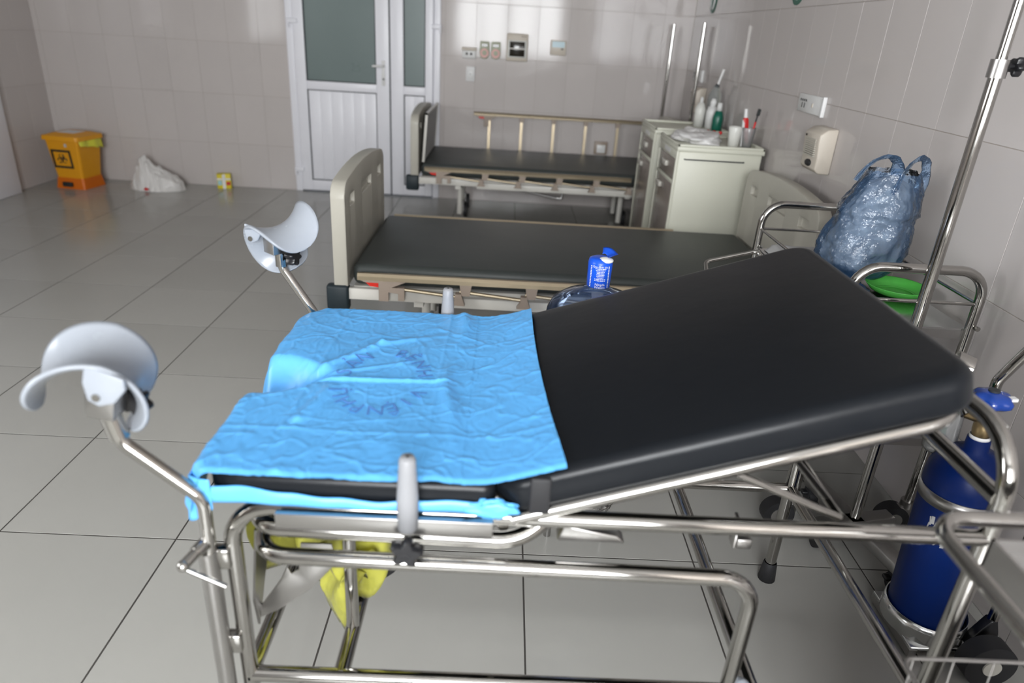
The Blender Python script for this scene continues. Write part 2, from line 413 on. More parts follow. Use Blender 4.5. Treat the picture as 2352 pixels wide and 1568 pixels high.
# ------------------------------------------------------------------ white double door
dr = thing('door_1', 'white plastic double door with frosted green-grey glass and plank lower panels', 'door', (-1.18, BACK_Y, 0), world=True, kind='structure')
yF = BACK_Y - 0.012
f = MB()
f.box((DX0, yF, 0), (DX0 + 0.055, yF + 0.09, DZ)).box((DX1 - 0.055, yF, 0), (DX1, yF + 0.09, DZ)).box((DX0, yF, DZ - 0.055), (DX1, yF + 0.09, DZ))
f.obj('door_frame', 'pvc', dr, bevel=0.004)
def leaf(x0, x1, gx0, gx1):
    yl = yF - 0.012
    lf = MB(); d = 0.05
    lf.box((x0, yl, 0.012), (gx0, yl + d, 2.2)).box((gx1, yl, 0.012), (x1, yl + d, 2.2))
    lf.box((gx0, yl, 0.012), (gx1, yl + d, 0.10)).box((gx0, yl, 0.845), (gx1, yl + d, 0.912)).box((gx0, yl, 2.1), (gx1, yl + d, 2.2))
    L = lf.obj('door_leaf', 'pvc', dr, bevel=0.004)
    g = MB()
    for z0, z1 in ((0.10, 0.845), (0.912, 2.1)):
        t = 0.007
        g.box((gx0, yl + 0.008, z0), (gx0 + t, yl + 0.03, z1)).box((gx1 - t, yl + 0.008, z0), (gx1, yl + 0.03, z1)).box((gx0, yl + 0.008, z0), (gx1, yl + 0.03, z0 + t)).box((gx0, yl + 0.008, z1 - t), (gx1, yl + 0.03, z1))
    q = g.obj('gasket', 'gasket', L); q.location = (0, 0, 0)
    q = MB().box((gx0 + 0.004, yl + 0.02, 0.916), (gx1 - 0.004, yl + 0.027, 2.096)).obj('glass_pane', 'frost', L); q.location = (0, 0, 0)
    n = max(1, round((gx1 - gx0) / 0.098)); pw = (gx1 - gx0 - 0.012) / n
    for k in range(n):
        xa = gx0 + 0.006 + k * pw
        q = MB().box((xa + 0.0003, yl + 0.016, 0.106), (xa + pw - 0.0003, yl + 0.03, 0.84)).obj('plank', 'pvc', L, bevel=0.0007); q.location = (0, 0, 0)
    return L
L1 = leaf(DX0 + 0.058, -0.972, -1.655, -1.082)
L2 = leaf(-0.966, DX1 - 0.058, -0.858, -0.682)
MB().box((-0.974, yF - 0.018, 0.012), (-0.964, yF + 0.03, 2.2)).obj('meeting_seal', 'gasket', dr)
for x, z, sgn in ((-1.742, 1.355, 1), (-1.757, 0.19, 1), (-0.592, 1.375, -1), (-0.60, 0.22, -1)):
    h = MB(); h.cyl((x - 0.03 * sgn, yF - 0.025, z - 0.05), (x - 0.03 * sgn, yF - 0.025, z + 0.01), 0.009)
    h.box((x - 0.04, yF - 0.03, z - 0.018), (x + 0.04, yF - 0.01, z + 0.018)); h.obj('hinge', 'pvc', dr, bevel=0.004)
h = MB(); h.box((-1.036, yF - 0.022, 0.905), (-1.008, yF - 0.012, 1.10)); hp = h.obj('handle_plate', 'white_plastic', dr, bevel=0.004)
q = MB().tube(fillet([(-1.02, yF - 0.02, 1.058), (-1.02, yF - 0.055, 1.058), (-1.105, yF - 0.06, 1.055)], 0.012), 0.010).obj('lever', 'white_plastic', hp); q.location = (0, 0, 0)
q = MB().cyl((-1.022, yF - 0.024, 0.958), (-1.022, yF - 0.02, 0.958), 0.007).obj('key_hole', 'dark_slot', hp); q.location = (0, 0, 0)

# ================================================================== HOSPITAL BEDS  (local: x from the foot, y from the near side)
def arch_board(x0, x1):
    """end board with arched top and three moulded grip pockets on both faces"""
    m = MB(); W_ = 0.92
    def arch(y):
        t = y / W_; z = 0.795 + 0.038 * (1 - (2 * t - 1) ** 2); e = min(y, W_ - y)
        if e < 0.06: z -= 0.055 * (1 - math.sqrt(max(0, 1 - ((0.06 - e) / 0.06) ** 2)))
        return z
    slots = ((0.09, 0.19), (0.345, 0.575), (0.73, 0.83))
    ys = sorted({round(v, 4) for v in [0, 0.004, 0.012, 0.025, 0.042, 0.06, 0.86, 0.878, 0.895, 0.908, 0.916, W_] + [0.09 + 0.037 * k for k in range(21)] + [a for sl in slots for a in sl]})
    ys = [y for k, y in enumerate(ys) if k == 0 or y - ys[k - 1] > 0.003]
    zr = (0.375, 0.69, 0.735); V = {}; vs = []; fs = []
    def vid(k, r, x):
        key = (k, r, x)
        if key not in V:
            V[key] = len(vs); vs.append((x, ys[k], zr[r] if r < 3 else arch(ys[k])))
        return V[key]
    isl = [any(a - 1e-4 <= (ys[k] + ys[k + 1]) / 2 <= b for a, b in slots) for k in range(len(ys) - 1)]
    n = len(ys) - 1
    for x, xi in ((x0, x0 + 0.018), (x1, x1 - 0.018)):
        for k in range(n):
            for r in range(3):
                if r == 1 and isl[k]:
                    fs.append((vid(k, 1, xi), vid(k + 1, 1, xi), vid(k + 1, 2, xi), vid(k, 2, xi)))
                    fs.append((vid(k, 1, x), vid(k + 1, 1, x), vid(k + 1, 1, xi), vid(k, 1, xi)))
                    fs.append((vid(k, 2, x), vid(k + 1, 2, x), vid(k + 1, 2, xi), vid(k, 2, xi)))
                    if k == 0 or not isl[k - 1]: fs.append((vid(k, 1, x), vid(k, 2, x), vid(k, 2, xi), vid(k, 1, xi)))
                    if k == n - 1 or not isl[k + 1]: fs.append((vid(k + 1, 1, x), vid(k + 1, 2, x), vid(k + 1, 2, xi), vid(k + 1, 1, xi)))
                else:
                    fs.append((vid(k, r, x), vid(k + 1, r, x), vid(k + 1, r + 1, x), vid(k, r + 1, x)))
    for k in range(n):
        fs.append((vid(k, 3, x0), vid(k + 1, 3, x0), vid(k + 1, 3, x1), vid(k, 3, x1)))
        fs.append((vid(k, 0, x0), vid(k + 1, 0, x0), vid(k + 1, 0, x1), vid(k, 0, x1)))
    for r in range(3):
        for k in (0, n): fs.append((vid(k, r, x0), vid(k, r + 1, x0), vid(k, r + 1, x1), vid(k, r, x1)))
    return m.add(vs, fs)
def side_rail(root, y, raised, sgn):
    x0, x1, zr = (0.42, 1.88, 0.735) if raised else (0.12, 1.62, 0.437)
    m = MB(); prof = [(-0.014, -0.013), (0.014, -0.013), (0.016, 0.004), (0.008, 0.015), (-0.008, 0.015), (-0.016, 0.004)]
    m.prism([(y + a, zr + b) for a, b in prof], x0, x1, 'x', smooth=False)
    rail = m.obj('side_rail', 'gold', root)
    m = MB().prism([(x0 + 0.005, zr - 0.012), (x0 + 0.20, zr - 0.012), (x0 + 0.16, zr - 0.03), (x0 + 0.125, zr - 0.045), (x0 + 0.125, zr - 0.10), (x0 + 0.085, zr - 0.10), (x0 + 0.085, zr - 0.04)], y - 0.012, y + 0.012, 'y')
    br = m.obj('latch_bracket', 'taupe', root)
    m = MB().prism([(x0 + 0.035, zr - 0.022), (x0 + 0.085, zr - 0.022), (x0 + 0.085, zr - 0.04), (x0 + 0.05, zr - 0.036)], y - 0.014, y + 0.014, 'y')
    m.obj('release_lever', 'red_plastic', br)
    for k in range(5):
        if raised:
            xa = 0.55 + 0.27 * k
            s_ = MB().box((xa - 0.011, y - 0.008, 0.35), (xa + 0.011, y + 0.008, zr - 0.01)).obj('rail_strut', 'gold', root)
            MB().prism([(xa - 0.022, zr - 0.012), (xa + 0.022, zr - 0.012), (xa + 0.016, zr - 0.05), (xa - 0.016, zr - 0.05)], y - 0.011, y + 0.011, 'y').obj('strut_bracket', 'taupe', s_)
        else:
            xa = 0.265 + 0.27 * k; xb = xa + 0.265
            s_ = MB().cyl((xa, y, zr - 0.045), (xb, y, 0.367), 0.008, n=8).obj('rail_strut', 'gold', root)
            MB().prism([(xa + 0.0, zr - 0.012), (xa + 0.05, zr - 0.012), (xa + 0.042, zr - 0.06), (xa + 0.008, zr - 0.06)] if k else [(xa - 0.02, zr - 0.04), (xa + 0.045, zr - 0.04), (xa + 0.045, zr - 0.095), (xa + 0.02, zr - 0.095), (xa + 0.02, zr - 0.065), (xa - 0.02, zr - 0.06)], y - 0.013, y + 0.013, 'y').obj('strut_bracket', 'taupe', s_)
            p_ = MB().prism([(xb - 0.028, 0.335), (xb + 0.028, 0.335), (xb + 0.02, 0.358), (xb + 0.012, 0.385), (xb - 0.012, 0.385), (xb - 0.015, 0.355)], y - 0.016, y + 0.014, 'y').obj('pivot_bracket', 'taupe', s_)
def make_bed(loc, label, far_raised, poles):
    b = thing('hospital_bed', label, 'bed', loc)
    arch_board(0.015, 0.072).obj('footboard', 'bed_beige', b, bevel=0.006)
    arch_board(1.955, 2.01).obj('headboard', 'bed_beige', b, bevel=0.006)
    MB().box((0.085, 0.03, 0.375), (1.945, 0.89, 0.465)).obj('mattress', 'mattress_vinyl', b, bevel=0.03, seg=4)
    for yy, nm in ((0.0, 'near'), (0.89, 'far')):
        fr = MB(); fr.box((0.03, yy, 0.322), (0.52, yy + 0.03, 0.37)).box((0.50, yy - 0.006, 0.308), (1.97, yy + 0.034, 0.352)); fr.obj('side_beam', 'bed_white', b, bevel=0.003)
    MB().box((0.09, 0.03, 0.345), (1.94, 0.89, 0.372)).obj('mattress_deck', 'bed_white', b)
    for yy in (-0.012, 0.882):
        MB().box((-0.018, yy, 0.272), (0.075, yy + 0.05, 0.382)).obj('corner_bumper', 'bumper', b, bevel=0.012)
    for xx in (0.36, 1.62):
        for yy in (0.33, 0.64):
            lg = MB().cyl((xx, yy, 0.035), (xx, yy, 0.34), 0.021, n=14).obj('leg', 'bed_white', b)
            wv = MB(); wv.cyl((xx + 0.03, yy + 0.05, 0.06), (xx + 0.055, yy + 0.05, 0.06), 0.058, n=20); wv.obj('caster_wheel', 'rubber', lg)
            MB().box((xx - 0.01, yy + 0.02, 0.05), (xx + 0.028, yy + 0.07, 0.13)).obj('caster_fork', 'steel_soft', lg)
        MB().box((xx - 0.02, 0.03, 0.29), (xx + 0.02, 0.89, 0.33)).obj('leg_crossbar', 'bed_white', b)
    side_rail(b, -0.03, False, -1); side_rail(b, 0.95, far_raised, 1)
    cr = MB().tube(fillet([(0.62, 0.30, 0.29), (1.10, 0.12, 0.245), (1.14, 0.12, 0.245), (1.14, 0.12, 0.30)], 0.01), 0.011).obj('crank_rod', 'steel_soft', b)
    if poles:
        for yy in (0.0, 0.92):
            MB().cyl((1.98, yy - 0.03 if yy < 0.5 else yy, 0.34), (1.98, yy - 0.03 if yy < 0.5 else yy, 1.50), 0.012, n=12).obj('infusion_pole', 'steel', b)
    return b
BED_LOCS = ((-0.69, 5.11, 0), (-0.69, 2.715, 0))
make_bed(BED_LOCS[0], 'grey-mattress hospital bed against the back wall with its far gold rail raised', True, True)
make_bed(BED_LOCS[1], 'grey-mattress hospital bed in the middle of the room with both gold rails lowered', False, False)
bd = thing('leaning_board', 'thin grey board with white rim leaning against the footboard of the farther bed', 'board', (-0.60, 5.58, 0.40))
M_ = Matrix.Rotation(math.radians(4), 4, 'Y')
MB().box((0.0, -0.40, 0.072), (0.010, 0.36, 0.40), M_).obj('panel', 'cloth_grey', bd)
m = MB()
m.box((-0.003, -0.415, 0.07), (0.014, -0.40, 0.415), M_).box((-0.003, 0.36, 0.07), (0.014, 0.375, 0.415), M_).box((-0.003, -0.415, 0.40), (0.014, 0.375, 0.415), M_)
m.obj('rim', 'bed_white', bd)

# ================================================================== BEDSIDE CABINETS (front faces -x)
def make_cab(loc, label):
    c = thing('bedside_cabinet', label, 'cabinet', loc, group='bedside cabinets between the two beds')
    m = MB(); m.box((0.012, 0.0, 0.05), (0.46, 0.46, 0.845)); m.obj('body', 'cab_cream', c, bevel=0.006)
    t = MB(); t.box((0.0, -0.006, 0.845), (0.47, 0.466, 0.868))
    t.box((0.0, -0.006, 0.868), (0.47, 0.008, 0.882)).box((0.0, 0.452, 0.868), (0.47, 0.466, 0.882)).box((0.0, -0.006, 0.868), (0.014, 0.466, 0.882)).box((0.456, -0.006, 0.868), (0.47, 0.466, 0.882))
    t.obj('tray_top', 'cab_cream', c, bevel=0.003)
    f_ = MB(); f_.box((0.0, 0.0, 0.04), (0.014, 0.022, 0.845)).box((0.0, 0.438, 0.04), (0.014, 0.46, 0.845)).box((0.0, 0.022, 0.80), (0.014, 0.438, 0.845)).box((0.0, 0.022, 0.665), (0.014, 0.438, 0.685)).box((0.0, 0.022, 0.04), (0.014, 0.438, 0.08))
    f_.obj('front_frame', 'cab_cream', c, bevel=0.002)
    MB().box((-0.001, 0.16, 0.812), (0.0005, 0.30, 0.836)).obj('name_card_slot', 'white_plastic', c)
    d1 = MB().box((0.003, 0.024, 0.687), (0.016, 0.436, 0.798)).obj('drawer', 'cab_taupe', c, bevel=0.003)
    MB().box((-0.014, 0.18, 0.735), (0.004, 0.28, 0.765)).obj('drawer_handle', 'cab_handle', d1, bevel=0.004)
    d2 = MB().box((0.003, 0.024, 0.082), (0.016, 0.436, 0.663)).obj('door', 'cab_taupe', c, bevel=0.003)
    MB().box((-0.014, 0.27, 0.60), (0.004, 0.37, 0.63)).obj('door_handle', 'cab_handle', d2, bevel=0.004)
    MB().tube(fillet([(0.045, 0, 0.805), (0.045, -0.012, 0.805), (0.365, -0.012, 0.805), (0.365, 0, 0.805)], 0.006), 0.0035, n=6).obj('towel_rod', 'gasket', c)
    for xx in (0.05, 0.41):
        for yy in (0.05, 0.41): MB().cyl((xx, yy, 0.0), (xx, yy, 0.052), 0.02, n=10).obj('foot', 'rubber', c)
    return c
cabA = make_cab((0.922, 3.80, 0), 'cream bedside cabinet nearer the viewer with a white bag and cups on top')
cabB = dup(cabA, (0.932, 4.49, 0), 'cream bedside cabinet standing behind the one with the white bag')

# things on the cabinets
ZT = 0.868
def blob(c, rad, seed, amp=0.25, fr=3.0, nu=48, nv=32, flatbot=None):
    def fn(d):
        v = d * fr + Vector((seed, seed * 1.7, 0)); return 1 + amp * (mnoise.noise(v) + 0.5 * abs(mnoise.noise(v * 2.3)) + 0.25 * mnoise.noise(v * 5))
    m = MB().ball(c, rad, nu, nv, fn=fn)
    if flatbot is not None: m.v = [(x, y, max(z, flatbot)) for x, y, z in m.v]
    return m
bg = thing('plastic_bag', 'crumpled white plastic bag with red print lying on the nearer bedside cabinet', 'bag', (1.10, 4.06, ZT), world=True)
blob((1.085, 4.06, ZT + 0.018), (0.125, 0.17, 0.045), 3, 0.35, 2.2, flatbot=ZT + 0.001).obj('bag_body', 'bag_white', bg)
pr = MB()
for k in range(5):
    xx = 1.09 + 0.034 * k; yy = 4.15 - 0.012 * k
    pr.ball((xx, yy, ZT + 0.052 - 0.001 * k), (0.012, 0.010, 0.010), 8, 6)
pr.obj('red_print', 'tooth_red', bg)
def cup(name, label, x, y, content):
    c = thing(name, label, 'cup', (x, y, ZT))
    MB().lathe([(0.0, 0.003), (0.027, 0.003), (0.036, 0.103), (0.0365, 0.105), (0.0375, 0.103), (0.0285, 0.0), (0.0, 0.0)], n=20).obj('cup_body', 'cup_clear' if content else 'cup_white', c)
    return c
cup('plastic_cup', 'empty white plastic cup on the nearer bedside cabinet', 1.255, 3.93, False)
cup('plastic_cup', 'translucent plastic cup holding toothpaste and a toothbrush', 1.325, 3.925, True)
tp = thing('toothpaste_tube', 'red and white toothpaste tube standing in the translucent cup', 'toothpaste', (1.315, 3.925, ZT + 0.006))
Mt = Matrix.Rotation(math.radians(-7), 4, 'Y') @ Matrix.Scale(1.12, 4)
MB().prism([(-0.019, 0.0), (0.019, 0.0), (0.014, 0.125), (0.008, 0.135), (-0.008, 0.135), (-0.014, 0.125)], -0.006, 0.006, 'y', M=Mt).obj('tube_body', 'tooth_red', tp, bevel=0.003)
m = MB(); m.prism([(-0.0195, 0.0), (-0.006, 0.0), (-0.006, 0.11), (-0.0145, 0.126)], -0.0068, 0.0068, 'y', M=Mt); m.obj('white_stripe', 'white_plastic', tp)
m = MB(); m.cyl(Mt @ Vector((0, 0, 0.135)), Mt @ Vector((0, 0, 0.175)), 0.011, 0.009, 12); m.obj('cap', 'white_plastic', tp)
tb = thing('toothbrush', 'black toothbrush with red and yellow handle leaning in the cup', 'toothbrush', (1.338, 3.925, ZT + 0.006))
Mb = Matrix.Rotation(math.radians(7), 4, 'Y') @ Matrix.Scale(1.05, 4)
m = MB(); m.box((-0.005, -0.004, 0.0), (0.005, 0.004, 0.125), Mb); m.obj('handle', 'tooth_red', tb, bevel=0.002)
m = MB(); m.box((-0.0035, -0.003, 0.12), (0.0035, 0.003, 0.165), Mb); m.box((-0.007, -0.004, 0.155), (0.007, 0.004, 0.19), Mb); m.obj('neck', 'black_plastic', tb, bevel=0.001)
m = MB(); m.box((-0.006, -0.014, 0.158), (0.006, -0.004, 0.187), Mb); m.obj('bristles', 'ink_black', tb)
def bottle(name, label, x, y, prof, capprof, bodym, capm, z=ZT):
    b = thing(name, label, 'bottle', (x, y, z))
    MB().lathe(prof, n=20).obj('bottle_body', bodym, b); MB().lathe(capprof, n=16).obj('cap', capm, b)
    return b
bottle('shampoo_bottle', 'dark green bottle with white cap on the farther bedside cabinet', 1.355, 4.64, [(0, 0), (0.03, 0), (0.033, 0.02), (0.033, 0.08), (0.024, 0.115), (0.016, 0.122), (0, 0.122)], [(0, 0.12), (0.017, 0.12), (0.015, 0.17), (0.0, 0.17)], 'bottle_green', 'white_plastic')
bottle('lotion_bottle', 'white pump bottle behind the dark green bottle', 1.345, 4.76, [(0, 0), (0.036, 0), (0.038, 0.10), (0.03, 0.135), (0, 0.137)], [(0, 0.135), (0.02, 0.135), (0.021, 0.165), (0.012, 0.185), (0, 0.186)], 'white_plastic', 'white_plastic')
bottle('soap_bottle', 'pale grey squeeze bottle at the left end of the bottle row', 1.285, 4.83, [(0, 0), (0.034, 0), (0.036, 0.11), (0.02, 0.15), (0, 0.152)], [(0, 0.15), (0.012, 0.15), (0.009, 0.185), (0, 0.186)], 'cup_white', 'white_plastic')
jb = thing('spray_bottle', 'tall clear bottle with a white tube sticking out on the farther cabinet', 'bottle', (1.375, 4.86, ZT))
MB().lathe([(0, 0), (0.043, 0), (0.044, 0.20), (0.02, 0.245), (0.018, 0.26), (0, 0.26)], n=20).obj('bottle_body', 'clear_plastic', jb)
m = MB(); m.cyl((0.0, 0, 0.245), (0.006, 0, 0.268), 0.012, n=12); m.obj('collar', 'gasket', jb)
m = MB(); m.tube([(0.006, 0, 0.262), (0.03, 0, 0.36)], [0.008, 0.009], n=10); m.obj('dip_tube', 'white_plastic', jb)

# ================================================================== WALL FITTINGS
def onback(name, label, cat, x0, x1, z0, z1, d, material, bevel=0.006):
    t = thing(name, label, cat, ((x0 + x1) / 2, BACK_Y, (z0 + z1) / 2), world=True)
    MB().box((x0, BACK_Y - d, z0), (x1, BACK_Y - 0.0005, z1)).obj('housing', material, t, bevel=bevel)
    return t
def bpart(t, name, material, x0, x1, z0, z1, d0, d1, bevel=0):
    return MB().box((x0, BACK_Y - d1, z0), (x1, BACK_Y - d0, z1)).obj(name, material, t, bevel=bevel)
t = onback('power_socket', 'cream double socket on the back wall left of the two timers', 'socket', -0.382, -0.272, 1.155, 1.222, 0.03, 'white_plastic')
bpart(t, 'hood', 'ivory_plastic', -0.386, -0.268, 1.215, 1.238, 0.0, 0.05, 0.006)
for xx in (-0.345, -0.31): 
    m = MB().cyl((xx, BACK_Y - 0.033, 1.19), (xx, BACK_Y - 0.028, 1.19), 0.010, n=12).obj('pin_hole', 'dark_slot', t)
for x0, lb in ((-0.243, 'green-grey timer dial nearest the double socket on the back wall'), (-0.152, 'green-grey timer dial nearest the breaker box on the back wall')):
    t = thing('timer_dial', lb, 'timer', (x0 + 0.04, BACK_Y, 1.22), world=True, group='timer dials on the back wall')
    xc = x0 + 0.04; poly = [(x0 + 0.004, 1.29), (x0, 1.20)]
    poly += [(xc + 0.04 * math.cos(a), 1.20 + 0.04 * math.sin(a)) for a in [math.pi + math.pi * k / 14 for k in range(1, 15)]]
    poly += [(x0 + 0.076, 1.29)]
    MB().prism(poly, BACK_Y - 0.045, BACK_Y - 0.0005, 'y').obj('housing', 'meter_green', t, bevel=0.004)
    MB().cyl((xc, BACK_Y - 0.048, 1.203), (xc, BACK_Y - 0.044, 1.203), 0.035, n=24).obj('dial_ring', 'meter_pink', t)
    MB().cyl((xc, BACK_Y - 0.062, 1.206), (xc, BACK_Y - 0.046, 1.206), 0.018, n=18).obj('dial_knob', 'meter_green', t)
    bpart(t, 'display', 'smoked', x0 + 0.016, x0 + 0.064, 1.252, 1.272, 0.044, 0.047)
t = onback('breaker_box', 'beige breaker box with dark window on the back wall', 'breaker box', -0.028, 0.146, 1.155, 1.362, 0.05, 'ivory_plastic', 0.01)
bpart(t, 'window_rim', 'cup_white', -0.018, 0.136, 1.182, 1.312, 0.049, 0.058, 0.004)
bpart(t, 'dark_window', 'smoked', -0.002, 0.12, 1.192, 1.302, 0.056, 0.062, 0.002)
bpart(t, 'window_bar', 'cab_handle', -0.002, 0.12, 1.246, 1.254, 0.06, 0.064)
bpart(t, 'maker_plate', 'taupe', 0.09, 0.13, 1.338, 1.346, 0.049, 0.052)
t = onback('room_controller', 'small grey air-conditioner controller with pale blue screen on the back wall', 'controller', 0.328, 0.455, 1.218, 1.330, 0.022, 'ivory_plastic')
bpart(t, 'screen', 'lcd', 0.340, 0.442, 1.277, 1.322, 0.02, 0.0235)
bpart(t, 'button', 'dark_slot', 0.415, 0.432, 1.262, 1.270, 0.02, 0.025)
t = onback('light_switch', 'white upright switch plate on the back wall beside the door', 'switch', -0.348, -0.276, 0.980, 1.094, 0.014, 'white_paint')
bpart(t, 'rocker', 'white_plastic', -0.335, -0.289, 0.995, 1.07, 0.013, 0.018, 0.002)
bpart(t, 'indicator', 'dark_slot', -0.316, -0.308, 1.032, 1.040, 0.017, 0.0195)
t = onback('low_socket', 'grey socket low on the back wall behind the farther bed', 'socket', 0.763, 0.877, 0.455, 0.562, 0.02, 'taupe')
bpart(t, 'face', 'white_plastic', 0.785, 0.858, 0.468, 0.535, 0.018, 0.026, 0.004)
ang = Matrix.Rotation(-0.02, 4, 'Z')
def rw(y): return Matrix.Translation((wx(y), y, 0)) @ ang
def onright(name, label, cat, y, z, group=None):
    o = thing(name, label, cat, (wx(y), y, z), -0.02, group=group); return o
for yc, lb in ((3.36, 'cream double wall socket above the dispenser nearer the viewer'), (5.66, 'cream double wall socket above the farther dispenser')):
    t = onright('wall_socket', lb, 'socket', yc, 1.150, 'sockets on the right wall')
    MB().box((-0.014, -0.15, -0.04), (-0.0005, 0.15, 0.04)).obj('plate', 'white_plastic', t, bevel=0.004)
    MB().box((-0.018, -0.155, -0.043), (-0.0005, -0.138, 0.043)).obj('end_cap', 'white_paint', t, bevel=0.003)
    m = MB(); 
    for k in range(4): m.box((-0.0155, 0.045 + 0.022 * k, 0.008), (-0.0135, 0.055 + 0.022 * k, 0.018))
    for k in range(2): m.box((-0.0155, 0.06 + 0.03 * k, -0.02), (-0.0135, 0.066 + 0.03 * k, 0.002))
    m.obj('socket_holes', 'dark_slot', t)
    MB().box((-0.017, -0.04, -0.012), (-0.0135, -0.028, 0.006)).obj('switch_nub', 'ivory_plastic', t, bevel=0.002)
for yc, lb in ((3.10, 'cream soap dispenser with grille on the right wall near the blue bag'), (5.43, 'cream soap dispenser on the right wall behind the farther cabinet')):
    t = onright('wall_dispenser', lb, 'dispenser', yc, 0.985, 'dispensers on the right wall')
    prof = [(-0.0005, -0.095), (-0.052, -0.092), (-0.07, -0.075), (-0.068, -0.03), (-0.075, 0.03), (-0.075, 0.068), (-0.045, 0.09), (-0.0005, 0.095)]
    MB().prism(prof, -0.085, 0.085, 'y').obj('housing', 'ivory_plastic', t, bevel=0.006)
    for k in range(9):
        zz = -0.025 + 0.0085 * k
        MB().box((-0.079, -0.055, zz), (-0.069, 0.055, zz + 0.004)).obj('grille_slat', 'bed_pocket', t)
    MB().ball((-0.071, -0.005, -0.056), (0.010, 0.032, 0.015), 16, 8).obj('outlet', 'dark_slot', t)
    MB().box((-0.078, 0.055, 0.05), (-0.072, 0.068, 0.058)).obj('lock', 'smoked', t)
for yc, lb, num in ((3.84, 'round green bed number sign on the right wall nearer the viewer', ''), (5.55, 'round green bed number sign on the right wall near the corner', '')):
    t = onright('number_sign', lb, 'sign', yc, 1.665, 'green number signs')
    m = MB(); m.cyl((-0.005, 0, 0), (-0.0005, 0, 0), 0.088, n=40); m.obj('disc', 'sign_green', t)
    m = MB(); m.cyl((-0.0065, 0.0, 0.01), (-0.0045, 0.0, 0.01), 0.06, n=40); 
    m = MB().tube([(-0.0055, 0.045 * math.cos(a), -0.005 + 0.058 * math.sin(a)) for a in [math.pi * 2 * k / 28 for k in range(28)]], 0.009, n=6, closed=True, flat=0.2)
    m.obj('white_figure', 'white_paint', t)

# ================================================================== CORNER: BIN, BAG, CARTON
bn = thing('waste_bin', 'yellow biohazard pedal bin with orange base in the far left corner', 'bin', (-3.50, 5.81, 0), math.radians(-8))
def frust(z0, a0, z1, a1, r=0.02):
    m = MB(); p0 = rr_poly(-a0, -a0, a0, a0, r); p1 = rr_poly(-a1, -a1, a1, a1, r); n = len(p0)
    m.add([(x, y, z0) for x, y in p0] + [(x, y, z1) for x, y in p1], [tuple(range(n - 1, -1, -1)), tuple(range(n, 2 * n))] + [(k, (k + 1) % n, n + (k + 1) % n, n + k) for k in range(n)])
    return m
frust(0.075, 0.113, 0.385, 0.142).obj('bin_body', 'bin_yellow', bn)
frust(0.0, 0.13, 0.085, 0.118).obj('bin_base', 'bin_orange', bn)
ld = frust(0.385, 0.162, 0.418, 0.158, 0.03).obj('lid', 'bin_yellow', bn)
frust(0.418, 0.15, 0.436, 0.10, 0.03).obj('lid_dome', 'bin_yellow', ld)
MB().box((-0.075, -0.07, 0.436), (0.075, 0.06, 0.4375)).obj('paper_sheet', 'white_paint', bn)
MB().box((-0.05, -0.150, 0.02), (0.03, -0.125, 0.055)).obj('pedal', 'dark_slot', bn, bevel=0.004)
MB().box((0.025, -0.142, 0.335), (0.045, -0.137, 0.36)).obj('clasp', 'cloth_grey', bn)
tilt = Matrix.Translation((0, -0.1185, 0.13)) @ Matrix.Rotation(math.radians(-5.35), 4, 'X')
tilt = Matrix.Translation((0, -0.1195, 0.13)) @ Matrix.Rotation(math.atan2(0.029, 0.31), 4, 'X')
m = MB()
x0, x1, z0, z1, t_ = -0.105, 0.062, 0.035, 0.18, 0.016
for a, b, c, d in ((x0, x1, z1 - t_, z1), (x0, x1, z0, z0 + t_), (x0, x0 + t_, z0, z1), (x1 - t_, x1, z0, z1)): m.box((a, -0.003, c), (b, 0.0, d), tilt)
m.obj('warning_frame', 'ink_black', bn)
m = MB(); cx, cz = -0.0215, 0.108
for k in range(3):
    a = math.pi / 2 + k * 2 * math.pi / 3; ox, oz = cx + 0.021 * math.cos(a), cz + 0.021 * math.sin(a)
    pts = [(ox + 0.019 * math.cos(a + s_ * 2.35 * 1.0), -0.002, oz + 0.019 * math.sin(a + s_ * 2.35)) for s_ in [0.28 + (2.39 - 0.28) * q / 14 for q in range(15)]]
    pts = [(ox + 0.019 * math.cos(a + th), -0.002, oz + 0.019 * math.sin(a + th)) for th in [0.5 + (2 * math.pi - 1.0) * q / 18 for q in range(19)]]
    m.tube([tilt @ Vector(p) for p in pts], 0.005, n=6, flat=0.5)
m.tube([tilt @ Vector((cx + 0.014 * math.cos(a), -0.002, cz + 0.014 * math.sin(a))) for a in [2 * math.pi * k / 16 for k in range(16)]], 0.003, n=6, closed=True)
m.obj('biohazard_symbol', 'ink_black', bn)
def lin(u, v):
    y = -0.13 + 0.27 * u; z = 0.392 - v * (0.045 + 0.05 * u * (1 - 0.3 * abs(math.sin(9 * u)))); x = 0.146 + 0.006 * math.sin(12 * u) + 0.012 * v
    return (x, y, z)
MB().grid(16, 5, lin).obj('liner_edge', 'liner_yellow', bn, solid=0.002)
wbag = thing('plastic_bag', 'knotted white plastic bag slumped on the floor by the back wall', 'bag', (-2.90, 5.84, 0), world=True)
